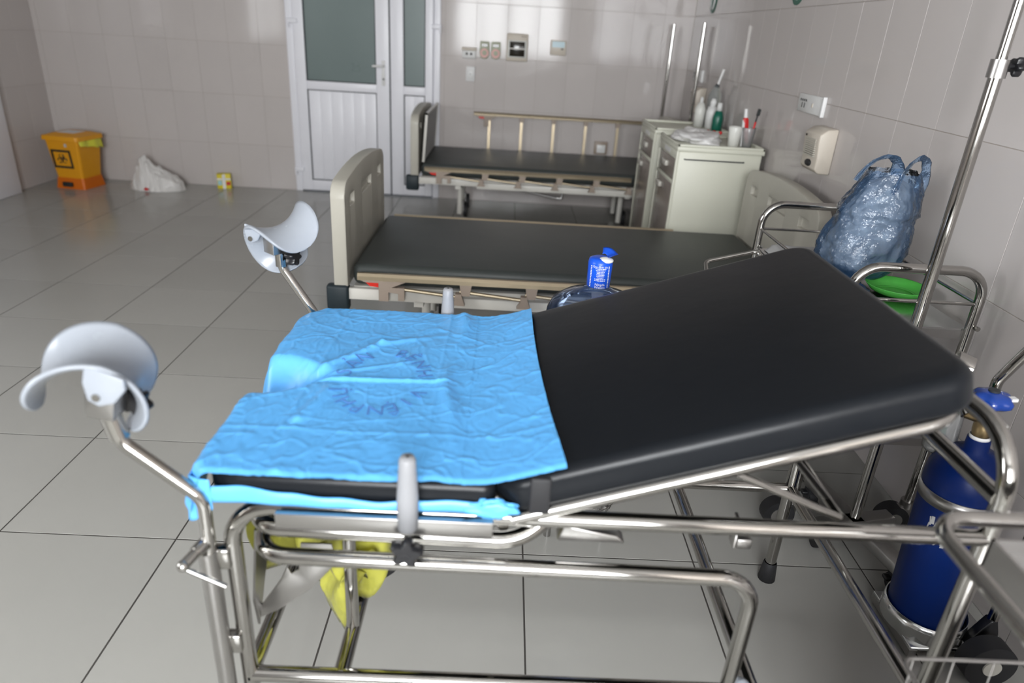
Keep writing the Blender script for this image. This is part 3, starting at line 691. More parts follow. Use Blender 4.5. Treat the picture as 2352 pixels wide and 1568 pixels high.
def slump(u, v):
    hs = [(0, 0.0), (0.05, 0.07), (0.14, 0.12), (0.22, 0.22), (0.30, 0.262), (0.38, 0.245), (0.52, 0.185), (0.68, 0.145), (0.82, 0.125), (0.94, 0.085), (1.0, 0.0)]
    for (a, ha), (b, hb) in zip(hs, hs[1:]):
        if u <= b: h = ha + (hb - ha) * smooth01(a, b, u); break
    d = 0.115 * max(0.0, math.sin(math.pi * u)) ** 0.4 + 0.004; th_ = math.pi * v
    wr = 1 + 0.10 * nz(u * 6, v * 4, 2) + 0.16 * abs(nz(u * 9 + v * 3, v * 7, 5)) - 0.05 * abs(nz(u * 22, v * 15, 8))
    low = math.sin(th_) ** 0.75
    return (-3.11 + 0.44 * u + 0.02 * nz(u * 5, v * 5, 3), 5.85 - d * math.cos(th_) * wr * (1 - 0.45 * low * (h > 0.15)), max(0.001, h * low * wr))
MB().grid(70, 44, slump).obj('bag_body', 'bag_dirty', wbag)
m = MB(); m.ball((-2.76, 5.772, 0.03), (0.035, 0.006, 0.014), 10, 6); m.ball((-2.93, 5.732, 0.02), (0.02, 0.006, 0.012), 10, 6); m.obj('red_print', 'tooth_red', wbag)
ct = thing('medicine_carton', 'small yellow and white carton standing on the floor by the back wall', 'carton', (-2.395, 6.02, 0), 0.25)
MB().box((-0.055, -0.028, 0.0), (0.055, 0.028, 0.125)).obj('carton_box', 'carton_yellow', ct, bevel=0.002)
m = MB(); m.box((-0.012, -0.0295, 0.0), (0.012, -0.028, 0.125)); m.box((-0.055, -0.0295, 0.075), (0.055, -0.028, 0.088)); m.obj('white_band', 'white_paint', ct)
MB().box((-0.05, -0.0297, 0.03), (-0.016, -0.028, 0.07)).obj('picture_patch', 'carton_teal', ct)
MB().box((0.018, -0.0297, 0.03), (0.05, -0.028, 0.06)).obj('red_patch', 'tooth_red', ct)
MB().box((-0.055, -0.05, 0.124), (0.0, -0.026, 0.126)).obj('open_flap', 'carton_yellow', ct)

# ================================================================== EXAMINATION TABLE
YN, YF = 0.89, 1.53; XL, XR = -0.405, 0.808; ZR = 0.68
et = thing('examination_table', 'steel-framed gynaecology table with raised black backrest and grey leg rests', 'exam table', (0.18, 1.21, 0), world=True)
def T(name, pts, r, fr=0.05, material='steel', parent=et, n=12, seg=8):
    o = MB().tube(fillet(pts, fr, seg), r, n).obj(name, material, parent)
    if parent is not et: o.location = (0, 0, 0)
    return o
def sub(o):
    o.location = (0, 0, 0); return o
for y, nm in ((YN, 'near'), (YF, 'far')):
    T('side_rail', [(XL, y, 0.05), (XL, y, ZR), (XR, y, ZR)], 0.0142, 0.075)
    T('bottom_rail', [(XL, y, 0.31), (XR, y, 0.31)], 0.0142)
    lt = MB().lathe([(0.017, 0.055), (0.019, 0.05), (0.023, 0.0), (0.0, 0.0)], (XL, y, 0), 16).obj('rubber_tip', 'rubber', et)
    lt = MB().lathe([(0.017, 0.06), (0.019, 0.055), (0.024, 0.0), (0.0, 0.0)], (XR, y, 0), 16).obj('rubber_tip', 'rubber', et)
T('head_frame', [(XR, YN, 0.05), (XR, YN, 0.853), (XR, YF, 0.853), (XR, YF, 0.05)], 0.0150, 0.10)
T('head_crossbar', [(XR - 0.005, YN, 0.755), (XR - 0.005, YF, 0.755)], 0.0150)
for x in (-0.405, -0.245, 0.50, XR): T('bottom_crossbar', [(x, YN, 0.31), (x, YF, 0.31)], 0.0150)
T('upright_post', [(-0.245, 1.0, 0.31), (-0.245, 1.0, 0.57)], 0.0125)
T('seat_frame_tube', [(-0.375, 1.49, 0.632), (-0.375, 0.898, 0.632), (0.055, 0.898, 0.625), (0.16, 0.945, 0.70), (0.17, 1.0, 0.71)], 0.0145, [0, 0.045, 0.10, 0.05, 0], seg=8)
T('lower_frame_tube', [(-0.37, 1.49, 0.583), (-0.37, 0.885, 0.585), (0.452, 0.885, 0.578), (0.452, 0.89, 0.33)], 0.0140, [0, 0.05, 0.062, 0])
MB().ball((0.475, 0.89, 0.315), (0.022, 0.022, 0.024), 14, 10).obj('frame_joint', 'grey_plastic', et)
# cushions
SEAT_Z = 0.746; BACK_S = 0.337
def cushion_profile(y0, y1, x0, x1, r, notch=None):
    if not notch: return rr_poly(x0, y0, x1, y1, r, 6)
    nx, ya, yb = notch
    pts = [(x1, y0), (x1, y1), (x0, y1), (x0, yb), (nx, yb), (nx, ya), (x0, ya), (x0, y0)]
    P3 = fillet([(a, b, 0) for a, b in pts], [0.02, 0.02, 0.06, 0.04, 0.07, 0.07, 0.04, 0.06], 6, closed=True)
    return [(p.x, p.y) for p in P3]
cs = MB().prism(cushion_profile(0.878, 1.542, -0.44, 0.014, 0.04, (-0.285, 1.11, 1.285)), 0.686, SEAT_Z, 'z').obj('seat_cushion', 'vinyl', et, bevel=0.016, seg=3)
th = math.atan(BACK_S)
MBk = Matrix.Translation((0, 0, 0.742)) @ Matrix.Rotation(-th, 4, 'Y')
bc = MB()
nU, nV = 30, 30; x0, x1, y0, y1, T_ = 0.0, 0.742, 0.876, 1.548, 0.066
bc.prism(rr_poly(x0, y0, x1, y1, 0.055, 7), -T_, 0.0, 'z', M=MBk)
bc.obj('back_cushion', 'vinyl', et, bevel=0.020, seg=4)
pipe = MB(); pp = rr_poly(x0 + 0.0, y0 + 0.0, x1, y1, 0.055, 7)
def bk(x, y, z): return tuple(MBk @ Vector((x, y, z)))
T('back_support_tube', [bk(0.02, 0.885, -T_ - 0.006), bk(0.715, 0.885, -T_ - 0.006), bk(0.715, 1.535, -T_ - 0.006), bk(0.02, 1.535, -T_ - 0.006)], 0.0115, 0.06)
MB().prism(rr_poly(0.03, 0.90, 0.70, 1.52, 0.04), -T_ - 0.012, -T_, 'z', M=MBk).obj('back_board', 'dark_slot', et)
MB().box((-0.40, 0.91, 0.672), (-0.02, 1.51, 0.687)).obj('seat_board', 'tray_navy', et)
m = MB().prism([(-0.30, 0.676), (0.10, 0.676), (0.02, 0.615), (-0.05, 0.60), (-0.25, 0.60)], 0.945, 0.955, 'y'); m.obj('hinge_plate', 'steel_soft', et)
MB().prism([(-0.30, 0.676), (0.10, 0.676), (0.02, 0.615), (-0.05, 0.60), (-0.25, 0.60)], 1.46, 1.47, 'y').obj('hinge_plate', 'steel_soft', et)
MB().box((-0.30, 0.96, 0.60), (-0.02, 1.455, 0.672)).obj('seat_shade_box', 'dark_slot', et, bevel=0.01)  # dark box put in for the shadow under the seat
T('hinge_shaft', [(0.03, 0.93, 0.628), (0.03, 1.49, 0.628)], 0.010)
MB().box((0.065, 0.872, 0.700), (0.098, 0.900, 0.765)).obj('frame_strap', 'rubber', et, bevel=0.004)
MB().prism([(0.12, 0.61), (0.235, 0.61), (0.22, 0.625), (0.13, 0.642)], 0.92, 0.95, 'y').obj('stop_bracket', 'steel_soft', et, bevel=0.003)
T('prop_rod', [(0.335, 0.90, 0.795), (0.575, 0.912, 0.69)], 0.0065)
T('prop_rod', [(0.335, 1.50, 0.795), (0.575, 1.49, 0.69)], 0.0065)
T('prop_crossbar', [(0.575, 0.912, 0.69), (0.575, 1.49, 0.69)], 0.008)
T('brace_rod', [(0.545, 1.16, 0.705), (0.578, 0.93, 0.69)], 0.0065, material='steel_soft')
m = MB(); m.box((0.418, 0.925, 0.605), (0.424, 0.95, 0.665)); m.box((0.424, 0.925, 0.605), (0.450, 0.945, 0.625)); m.obj('hook_bracket', 'steel_soft', et, bevel=0.004)
# clamp bars, hand grips and knobs
for y, s_ in ((0.862, -1), (1.558, 1)):
    MB().box((-0.322, y - 0.006, 0.664), (0.012, y + 0.006, 0.691)).obj('clamp_bar', 'steel_soft', et, bevel=0.0015)
    for xx in (-0.22, -0.03):
        MB().cyl((xx, y, 0.680), (xx, y - s_ * 0.028, 0.680), 0.006, n=10).obj('bar_stud', 'steel', et)
    gx = -0.118; gy = y + s_ * 0.012
    g = MB().lathe([(0.0, 0.128), (0.010, 0.128), (0.0128, 0.122), (0.0135, 0.105), (0.0165, 0.06), (0.0155, 0.0), (0.0, 0.0)], (gx, gy, 0.682), 20).obj('hand_grip', 'grip_grey', et)
    sub(MB().cyl((gx, gy, 0.6985 + 0.111), (gx, gy, 0.6985 + 0.1125), 0.0025, n=8).obj('grip_screw', 'dark_slot', g))
    m = MB(); star_knob(m, (gx, gy + s_ * 0.014, 0.648), (0, s_, 0), 0.0265, 0.022); m.cyl((gx, gy, 0.648), (gx, gy + s_ * 0.02, 0.648), 0.008, n=10); m.obj('star_knob', 'black_plastic', et)
# leg rests
def saddle(M):
    """calf support: saddle-shaped hood with two pointed wings, its front and back rims flared"""
    R_, ru = 0.062, 0.124
    def fn(a, b):
        a = 2 * a - 1; a = math.copysign(1 - (1 - abs(a)) ** 1.2, a); w_ = abs(a)
        rim = max(0.0, 1 - w_ ** 3.6) ** 0.55; vf = -0.064 * rim - 0.006; vb = 0.070 * rim - 0.002
        v = vf + (max(vb, vf + 0.003) - vf) * b; th_ = ru * a / R_
        rad = R_ + 6.5 * v * v * (1 - 0.5 * w_)
        return (rad * math.sin(th_), v, rad * math.cos(th_) - R_)
    return MB().grid(48, 24, fn, M=M)
def leg_rest(y, s_, Mshell, pole_pts, knob_c, knob_ax, block, lug_M, mirror):
    lr = T('leg_rest_pole', pole_pts, 0.0105, 0.035, 'steel')
    sub(MB().cyl((-0.437, y, 0.24), (-0.437, y, 0.605), 0.0150, n=14).obj('pole_socket', 'steel_soft', lr))
    for zz in (0.40, 0.585): sub(MB().box((-0.437, min(y, y - s_ * 0.02), zz - 0.02), (-0.405, max(y, y - s_ * 0.02) , zz + 0.02)).obj('socket_weld', 'steel', lr, bevel=0.004))
    m = MB(); m.cyl((-0.437, y + s_ * 0.0, 0.622), (-0.455, y + s_ * 0.045, 0.612), 0.0085, n=12); m.ball((-0.455, y + s_ * 0.045, 0.612), 0.0095, 12, 8); m.cyl((-0.437, y, 0.622), (-0.445, y + s_ * 0.02, 0.617), 0.012, n=6)
    sub(m.obj('clamp_bolt', 'steel', lr))
    sub(MB().cyl((-0.452, y + s_ * 0.045, 0.606), (-0.392, y + s_ * 0.05, 0.580), 0.004, n=8).obj('clamp_lever', 'steel', lr))
    sub(saddle(Mshell).obj('calf_shell', 'grey_plastic', lr, solid=0.005))
    bx = MB(); bx.box((-0.02, -0.02, -0.022), (0.02, 0.02, 0.022), block); sub(bx.obj('clamp_block', 'steel_soft', lr, bevel=0.002))
    lg = MB(); lp = [(-0.022, 0.006), (0.030, -0.004), (0.033, -0.020), (0.020, -0.044), (0.0, -0.054), (-0.016, -0.048), (-0.024, -0.022)]
    lg.prism(lp, -0.004, 0.004, 'y', M=lug_M); sub(lg.obj('mounting_lug', 'grey_plastic', lr, bevel=0.002))
    sc = MB(); sc.cyl(lug_M @ Vector((-0.004, -0.0065, -0.040)), lug_M @ Vector((-0.004, 0.002, -0.040)), 0.0058, n=14); sub(sc.obj('lug_screw', 'steel', lr))
    m = MB(); star_knob(m, knob_c, knob_ax, 0.024, 0.022, 6); sub(m.obj('tension_knob', 'black_plastic', lr))
    cl = MB(); pe, pq = Vector(pole_pts[-1]), Vector(pole_pts[-2]); d_ = (pe - pq).normalized()
    cl.cyl(pe - d_ * 0.045, pe + d_ * 0.006, 0.0145, n=14); sub(cl.obj('pole_collar', 'steel', lr))
yn = 0.868
Rx, Ry, Rz = (lambda a: Matrix.Rotation(math.radians(a), 4, 'X')), (lambda a: Matrix.Rotation(math.radians(a), 4, 'Y')), (lambda a: Matrix.Rotation(math.radians(a), 4, 'Z'))
Msh = Matrix.Translation((-0.560, 0.898, 0.914)) @ Rz(20) @ Ry(24) @ Rx(4)
leg_rest(yn, -1, Msh, [(-0.437, yn, 0.25), (-0.432, yn, 0.705), (-0.538, yn, 0.80), (-0.548, yn, 0.852)],
         (-0.528, yn + 0.04, 0.846), (0.3, 1, 0), Matrix.Translation((-0.550, yn + 0.004, 0.868)) @ Ry(10),
         Matrix.Translation((-0.526, 0.836, 0.932)) @ Ry(12), False)
yf = 1.555
Msh2 = Matrix.Translation((-0.508, 1.56, 0.940)) @ Rz(-46) @ Rx(18) @ Ry(-40)
leg_rest(yf, 1, Msh2, [(-0.437, yf, 0.25), (-0.432, yf, 0.725), (-0.506, yf, 0.845), (-0.507, yf, 0.895)],
         (-0.476, yf - 0.01, 0.878), (1, -0.25, 0), Matrix.Translation((-0.515, yf - 0.005, 0.905)) @ Rz(-40),
         Matrix.Translation((-0.556, yf - 0.036, 0.951)) @ Rz(-14) @ Matrix.Scale(0.72, 4), True)
# rod loop on the far side of the backrest
T('arm_loop', [(0.50, 1.545, 0.84), (0.515, 1.66, 0.884), (0.640, 1.66, 0.918), (0.660, 1.60, 0.88), (0.655, 1.545, 0.885)], 0.0055, 0.015)

# blue plastic sheet ------------------------------------------------
def top_z(x, y):
    z = SEAT_Z + 0.002
    if x > -0.04: z = SEAT_Z + 0.002 + BACK_S * 0.5 * ((x - 0.0) + math.sqrt((x - 0.0) ** 2 + 0.0008)) - 0.003
    return z
def seg_d(x, y, ax, ay, bx, by):
    dx, dy = bx - ax, by - ay; t = max(0, min(1, ((x - ax) * dx + (y - ay) * dy) / (dx * dx + dy * dy)))
    return math.hypot(x - ax - t * dx, y - ay - t * dy), t
def sheet_h(x, y):
    h = top_z(x, y) + 0.006
    wv = 0.025 + 0.060 * smooth01(-0.29, -0.42, x); q = smooth01(-0.285, -0.445, x) * smooth01(wv, wv * 0.05, abs(y - 1.197))
    h -= 0.075 * q
    d, t = seg_d(x, y, -0.345, 1.178, -0.05, 1.196); h += 0.008 * math.exp(-(d / 0.0045) ** 2) * (1 - 0.6 * t) * smooth01(1.0, 0.8, t)
    d, t = seg_d(x, y, -0.34, 1.225, -0.24, 1.355); h += 0.006 * math.exp(-(d / 0.010) ** 2)
    d, t = seg_d(x, y, -0.24, 1.355, -0.09, 1.42); h += 0.006 * math.exp(-(d / 0.009) ** 2) * (1 - t)
    d, t = seg_d(x, y, -0.33, 1.20, -0.16, 1.275); h += 0.004 * math.exp(-(d / 0.005) ** 2) * (1 - 0.7 * t)
    d, t = seg_d(x, y, -0.30, 1.15, -0.33, 1.03); h += 0.006 * math.exp(-(d / 0.012) ** 2)
    d, t = seg_d(x, y, -0.33, 1.03, -0.32, 0.88); h += 0.003 * math.exp(-(d / 0.010) ** 2)
    xv = -0.05 + 0.012 * math.sin(14 * y)
    h -= 0.003 * math.exp(-((x - xv) / 0.020) ** 2) * smooth01(0.86, 0.97, y) * smooth01(1.55, 1.42, y)
    h += 0.008 * math.exp(-((x - xv + 0.03) / 0.014) ** 2) * (0.5 + 0.5 * math.sin(17 * y + 1))
    h += 0.002 * abs(nz(x * 9 + 2 * y, y * 5 - x * 3, 12.0)) + 0.0010 * max(0, 0.07 - abs(nz(x * 7 + 4 * y, y * 11 - 3 * x, 15.0))) / 0.07 + 0.0011 * max(0, 0.07 - abs(nz(x * 17 - 6 * y, y * 13 + 5 * x, 18.0))) / 0.07 + 0.0009 * max(0, 0.08 - abs(nz(x * 30 + 16 * y, y * 22 - 9 * x, 21.0))) / 0.08
    h += 0.0016 * math.exp(-((x + 0.345 - 0.02 * (y - 1.2)) / 0.004) ** 2) + 0.0012 * math.exp(-((x + 0.105) / 0.004) ** 2) + 0.0012 * math.exp(-((y - 1.0) / 0.004) ** 2)
    h += 0.0008 * nz(x * 22, y * 16, 1.0) + 0.0010 * abs(nz(x * 42 - 2 * y, y * 28 + x * 9, 7.0)) + 0.0006 * abs(nz(x * 90, y * 66, 2.0))
    h += 0.003 * nz(x * 6, y * 5, 9.0)
    return h
def sheet_pt(u, v):
    y = 0.870 + v * (1.556 - 0.870)
    xr = 0.118 - 0.035 * v - 0.010 * math.sin(3.1 * v)
    lobe = smooth01(0.12, 0.05, abs(y - 1.197))
    hang = 0.045 + 0.05 * smooth01(0.25, 0.0, v) + 0.012 * nz(v * 9, 3.3) + 0.02 * lobe + 0.03 * smooth01(0.55, 0.75, v) * smooth01(1.0, 0.85, v)
    x_edge = -0.438 + 0.05 * smooth01(1.46, 1.56, y) ** 2 + 0.02 * smooth01(0.90, 0.866, y)
    tot = (xr - x_edge) + hang; s_ = u * tot
    if s_ < hang:
        k = (hang - s_); R_ = 0.018
        a = min(k / R_, math.radians(72)); ex = max(0, k - R_ * a)
        x = x_edge - R_ * math.sin(a) - ex * math.cos(math.radians(72)) + 0.004 * nz(v * 12, s_ * 30, 5.0)
        z = sheet_h(x_edge, y) - R_ * (1 - math.cos(a)) - ex * math.sin(math.radians(72))
    else:
        x = x_edge + (s_ - hang); z = sheet_h(x, y)
    z -= 0.004 * smooth01(0.880, 0.870, y) + 0.012 * smooth01(1.540, 1.556, y)
    return (x, y, z)
bs = thing('drape_sheet', 'bright blue disposable plastic sheet spread over the seat of the examination table', 'sheet', (-0.16, 1.21, SEAT_Z), world=True)
MB().grid(230, 210, sheet_pt).obj('sheet_film', 'sheet_blue', bs)
def tuck(u, v):
    x = -0.455 + 0.475 * u; k = nz(u * 9, 2.0)
    y = 0.8735 + 0.002 * math.sin(9 * u) + 0.003 * k - 0.004 * math.sin(math.pi * v)
    ztop = 0.716 + 0.010 * math.sin(6.5 * u + 0.6) * (1 - u) + 0.004 * k
    z = ztop + (0.694 - ztop) * v
    return (x, y, z)
MB().grid(60, 8, tuck).obj('tucked_hem', 'sheet_blue', bs, solid=0.0012)
def corner_hang(u, v):
    k = nz(u * 7, v * 4, 3.0)
    if u < 0.8:
        t = u / 0.8; x = -0.456 - 0.010 * v + 0.004 * k; y = 1.06 - 0.18 * t
    else:
        t = (u - 0.8) / 0.2; x = -0.456 - 0.010 * v * (1 - t) + 0.036 * t; y = 0.880 - 0.010 * math.sin(math.pi * 0.5 * t) + 0.002 * k
    dr = 0.03 + 0.055 * smooth01(0.1, 0.75, u) - 0.030 * smooth01(0.82, 1.0, u)
    return (x, y, 0.738 - v * dr)
MB().grid(36, 12, corner_hang).obj('hanging_corner', 'sheet_blue', bs, solid=0.001)
blob((0.010, 0.876, 0.704), (0.040, 0.010, 0.016), 17, 0.35, 2.5, 32, 20).obj('gathered_end', 'sheet_blue', bs)
# stamp printed on the sheet: letters on a ring
cx, cy, RR = -0.212, 1.19, 0.078
for s_, a0, step in (('BỆNH VIỆN', 75, -20), ('PHỤ SẢN', 250, -20)):
    for k, chh in enumerate(s_):
        if chh == ' ': continue
        vs, fs = text_faces(chh, 0.044)
        a = math.radians(a0 + step * k); ca, sa = math.cos(a - math.pi / 2), math.sin(a - math.pi / 2)
        ox, oy = cx + RR * math.cos(a), cy + RR * 1.5 * math.sin(a)
        P2 = [(ox + (v.x * ca - v.y * sa), oy + (v.x * sa + v.y * ca)) for v in vs]
        MB().add([(x, y, sheet_h(x, y) + 0.0016) for x, y in P2], fs).obj('printed_letter', 'print_ink', bs)

# basin with yellow liner hung below the seat -----------------------
wbk = thing('waste_basin', 'steel basin with torn yellow liner hung under the front of the examination table', 'basin', (-0.275, 1.18, 0.34), world=True)
MB().lathe([(0.0, 0.0), (0.09, 0.0), (0.105, 0.01), (0.13, 0.20), (0.138, 0.205)], (-0.275, 1.18, 0.345), 30).obj('basin_body', 'steel_soft', wbk, solid=0.003)
MB().lathe([(0.108, 0.0), (0.112, -0.006), (0.102, -0.010), (0.09, -0.004)], (-0.275, 1.18, 0.352), 30).obj('basin_foot_ring', 'rubber', wbk)
def liner(u, v):
    a = 2 * math.pi * u; r = 0.142 + 0.012 * math.sin(11 * a) * v + 0.006 * nz(u * 30, v * 4, 1)
    tail = 0.075 + 0.05 * max(0, math.sin(a * 1.0 + 2.6)) + 0.10 * math.exp(-((u - 0.80) / 0.045) ** 2) + 0.02 * nz(u * 25, 5.0)
    return (-0.275 + r * math.cos(a), 1.18 + r * math.sin(a), 0.555 - v * tail)
MB().grid(90, 10, liner).obj('yellow_liner', 'liner_film', wbk, solid=0.0008)
def flap(u, v):
    x = -0.315 + 0.105 * u + 0.015 * math.sin(7 * v); y = 1.035 + 0.02 * math.sin(6 * u + 2 * v)
    L = 0.14 + 0.06 * math.sin(5 * u + 0.6) + 0.025 * nz(u * 14, 2.0)
    return (x + 0.03 * (0.5 - u) * v, y, 0.48 - L * v)
MB().grid(26, 12, flap).obj('torn_flap', 'liner_film', wbk, solid=0.0008)
def flap2(u, v):
    return (-0.43 + 0.06 * u + 0.008 * math.sin(9 * v), 1.02 + 0.10 * u, 0.62 - (0.20 + 0.05 * u) * v)
MB().grid(14, 12, flap2).obj('torn_flap', 'liner_film', wbk, solid=0.0008)
sb = MB()
sb.prism([(-0.398, 0.385), (-0.365, 0.405), (-0.30, 0.462), (-0.255, 0.520), (-0.262, 0.56), (-0.315, 0.56), (-0.322, 0.50), (-0.336, 0.49), (-0.342, 0.505), (-0.352, 0.482), (-0.372, 0.45), (-0.398, 0.41)], 0.945, 0.949, 'y')
sb.obj('sheet_bracket', 'steel_soft', et, bevel=0.001)
sb = MB(); sb.prism([(0.93, 0.385), (1.02, 0.52), (1.02, 0.57), (0.96, 0.57), (0.92, 0.45)], -0.398, -0.394, 'x'); sb.obj('sheet_bracket', 'steel_soft', et)

# ================================================================== WATER BOTTLE ON ITS STAND
BX, BY = 0.268, 1.755
st = thing('bottle_stand', 'low round steel wire stand behind the examination table under the water bottle', 'stand', (BX, BY, 0))
for k in range(4):
    a = math.pi / 4 + k * math.pi / 2; MB().cyl((0.115 * math.cos(a), 0.115 * math.sin(a), 0), (0.115 * math.cos(a), 0.115 * math.sin(a), 0.375), 0.011, n=10).obj('leg', 'steel_soft', st)
ring = lambda r, z: [(r * math.cos(2 * math.pi * k / 36), r * math.sin(2 * math.pi * k / 36), z) for k in range(36)]
MB().tube(ring(0.128, 0.12), 0.0022, n=6, closed=True).obj('basket_ring', 'steel', st)
MB().tube(ring(0.116, 0.09), 0.0022, n=6, closed=True).obj('basket_ring', 'steel', st)
for k in range(-3, 4):
    yy = k * 0.032; hx = math.sqrt(0.118 ** 2 - yy * yy)
    MB().cyl((-hx, yy, 0.09), (hx, yy, 0.09), 0.002, n=6).obj('basket_wire', 'steel', st)
MB().lathe([(0.0, 0.375), (0.13, 0.375), (0.135, 0.383), (0.0, 0.383)], n=30).obj('seat_plate', 'steel_soft', st)
wb_ = thing('water_bottle', 'large blue translucent water bottle with shrink-wrapped cap behind the examination table', 'bottle', (BX, BY, 0.384))
prof = [(0.0, 0.0), (0.115, 0.0), (0.132, 0.012), (0.135, 0.03), (0.130, 0.10), (0.135, 0.115), (0.130, 0.20), (0.135, 0.215), (0.135, 0.290), (0.131, 0.318), (0.118, 0.342), (0.092, 0.360), (0.062, 0.371), (0.042, 0.379), (0.033, 0.387), (0.029, 0.395), (0.029, 0.41)]
MB().lathe(prof, n=48).obj('bottle_body', 'bottle_film', wb_)
sl = MB().lathe([(0.0305, 0.390), (0.0315, 0.41), (0.0325, 0.453), (0.030, 0.464), (0.022, 0.468), (0.0, 0.468)], n=32).obj('cap_sleeve', 'bottle_wrap', wb_)
MB().ball((0.012, -0.012, 0.464), (0.020, 0.019, 0.008), 16, 8).obj('cap_top', 'cup_white', wb_)
def torn(u, v):
    a = -1.2 + 2.6 * u; return (0.004 + (0.018 + 0.024 * v) * math.cos(a), 0.002 + (0.018 + 0.024 * v) * math.sin(a) + 0.01, 0.466 + 0.012 * v + 0.004 * math.sin(9 * u))
MB().grid(14, 4, torn).obj('torn_flap', 'bottle_wrap', wb_, solid=0.0006)
lb = MB()
def wrap(vs, fs, ang0, z0):
    r = 0.0332
    lb.add([(r * math.cos(ang0 + v.x / r), r * math.sin(ang0 + v.x / r), z0 + v.y) for v in vs], fs)
A0 = -math.pi / 2 - 0.12
for s_, sz, z0 in (('Quy định lưu ý', 0.0075, 0.4500), ('Ningda', 0.0095, 0.4020), ('Waters', 0.0095, 0.3945)):
    wrap(*text_faces(s_, sz), A0 + (0.1 if sz < 0.01 else -0.02), z0)
for k in range(9):
    wdt = (0.030, 0.026, 0.022, 0.020, 0.022, 0.021, 0.018, 0.030, 0.030)[k]; z0 = 0.4440 - 0.0040 * k
    n_ = 8; vs = []; fs = []
    for i in range(n_):
        xa = -wdt / 2 + wdt * i / n_; xb = xa + wdt / n_ * (0.55 + 0.3 * ((i * 7 + k * 3) % 3) / 2)
        o_ = len(vs); vs += [Vector((xa, 0, 0)), Vector((xb, 0, 0)), Vector((xb, 0.0018, 0)), Vector((xa, 0.0018, 0))]; fs.append((o_, o_ + 1, o_ + 2, o_ + 3))
    wrap(vs, fs, A0 + 0.08, z0)
for k in range(14):
    z0 = 0.394 + 0.0042 * k
    for aa in (0.72, -0.80):
        wrap([Vector((0, 0, 0)), Vector((0.004, 0, 0)), Vector((0.004, 0.0025, 0)), Vector((0, 0.0025, 0))], [(0, 1, 2, 3)], A0 + aa, z0)
lb.obj('printed_text', 'white_paint', wb_)

# ================================================================== STEEL CART WITH BAG AND BASIN
CX0, CX1, CY0, CY1 = 0.955, 1.318, 1.775, 2.50
tc_ = thing('utility_cart', 'two-tier stainless steel cart with rounded end rails against the right wall', 'cart', ((CX0 + CX1) / 2, (CY0 + CY1) / 2, 0), world=True)
def C(name, pts, r, fr=0.02, material='steel'): return MB().tube(fillet(pts, fr, 8), r, 12).obj(name, material, tc_)
for y in (CY0, CY1):
    C('end_frame', [(CX0, y, 0.11), (CX0, y, 0.862), (CX1, y, 0.862), (CX1, y, 0.11)], 0.0135, 0.075)
    C('end_rod', [(CX0, y, 0.77), (CX1, y, 0.77)], 0.005)
    C('lower_end_rod', [(CX0, y, 0.40), (CX1, y, 0.40)], 0.004)
    for x in (CX0, CX1):
        cs_ = MB(); cs_.cyl((x, y, 0.092), (x, y, 0.115), 0.022, n=14); f_ = cs_.obj('caster_mount', 'steel_soft', tc_)
        dx = -0.035
        sub(MB().box((x + dx - 0.02, y - 0.016, 0.035), (x + 0.012, y + 0.016, 0.094)).obj('caster_fork', 'steel_soft', f_, bevel=0.004))
        sub(MB().cyl((x + dx - 0.005, y - 0.022, 0.048), (x + dx - 0.005, y + 0.022, 0.048), 0.048, n=22).obj('caster_wheel', 'rubber', f_))
        sub(MB().cyl((x + dx - 0.005, y - 0.024, 0.048), (x + dx - 0.005, y + 0.024, 0.048), 0.026, n=18).obj('wheel_hub', 'steel_soft', f_))
        sub(MB().cyl((x + 0.008, y - 0.016, 0.705), (x + 0.008, y - 0.022, 0.705), 0.007, n=10).obj('frame_bolt', 'steel', f_))
for x in (CX0, CX1):
    C('side_rod', [(x, CY0, 0.77), (x, CY1, 0.77)], 0.005); C('side_rod', [(x, CY0, 0.40), (x, CY1, 0.40)], 0.004)
for z, nm in ((0.690, 'top_shelf'), (0.335, 'lower_shelf')):
    m = MB(); m.box((CX0 + 0.004, CY0 + 0.004, z), (CX1 - 0.004, CY1 - 0.004, z + 0.006)); m.obj(nm, 'steel_sheet', tc_)
    fr_ = MB()
    fr_.box((CX0 + 0.004, CY0 + 0.004, z - 0.026), (CX1 - 0.004, CY0 + 0.008, z)).box((CX0 + 0.004, CY1 - 0.008, z - 0.026), (CX1 - 0.004, CY1 - 0.004, z))
    fr_.box((CX0 + 0.004, CY0 + 0.004, z - 0.026), (CX0 + 0.008, CY1 - 0.004, z)).box((CX1 - 0.008, CY0 + 0.004, z - 0.026), (CX1 - 0.004, CY1 - 0.004, z))
    fr_.obj('shelf_edge', 'steel_soft', tc_)
ZS = 0.697
pad = thing('folded_cloth', 'folded grey cloth on the far end of the steel cart', 'cloth', (1.09, 2.36, ZS), world=True)
def padf(u, v): 
    e = min(u, 1 - u, v, 1 - v)
    return (0.975 + 0.22 * u, 2.24 + 0.235 * v, ZS + 0.028 * smooth01(0.0, 0.10, e) + 0.004 * nz(u * 5, v * 5, 2) * smooth01(0, 0.1, e) + 0.001)
MB().grid(24, 24, padf).obj('cloth_fold', 'cloth_grey', pad)
nt_ = thing('navy_tray', 'dark navy scalloped plastic tray under the blue bag on the cart', 'tray', (1.07, 2.10, ZS))
sc_ = [((0.075 + 0.004 * math.cos(24 * a)) * math.cos(a) * 1.1, (0.075 + 0.004 * math.cos(24 * a)) * math.sin(a) * 2.1) for a in [2 * math.pi * k / 120 for k in range(120)]]
m = MB(); m.prism(sc_, 0.0005, 0.012, 'z'); m.obj('tray_base', 'tray_navy', nt_)
MB().tube([(x, y, 0.014) for x, y in sc_[::2]], 0.004, n=6, closed=True).obj('tray_rim', 'tray_navy', nt_)
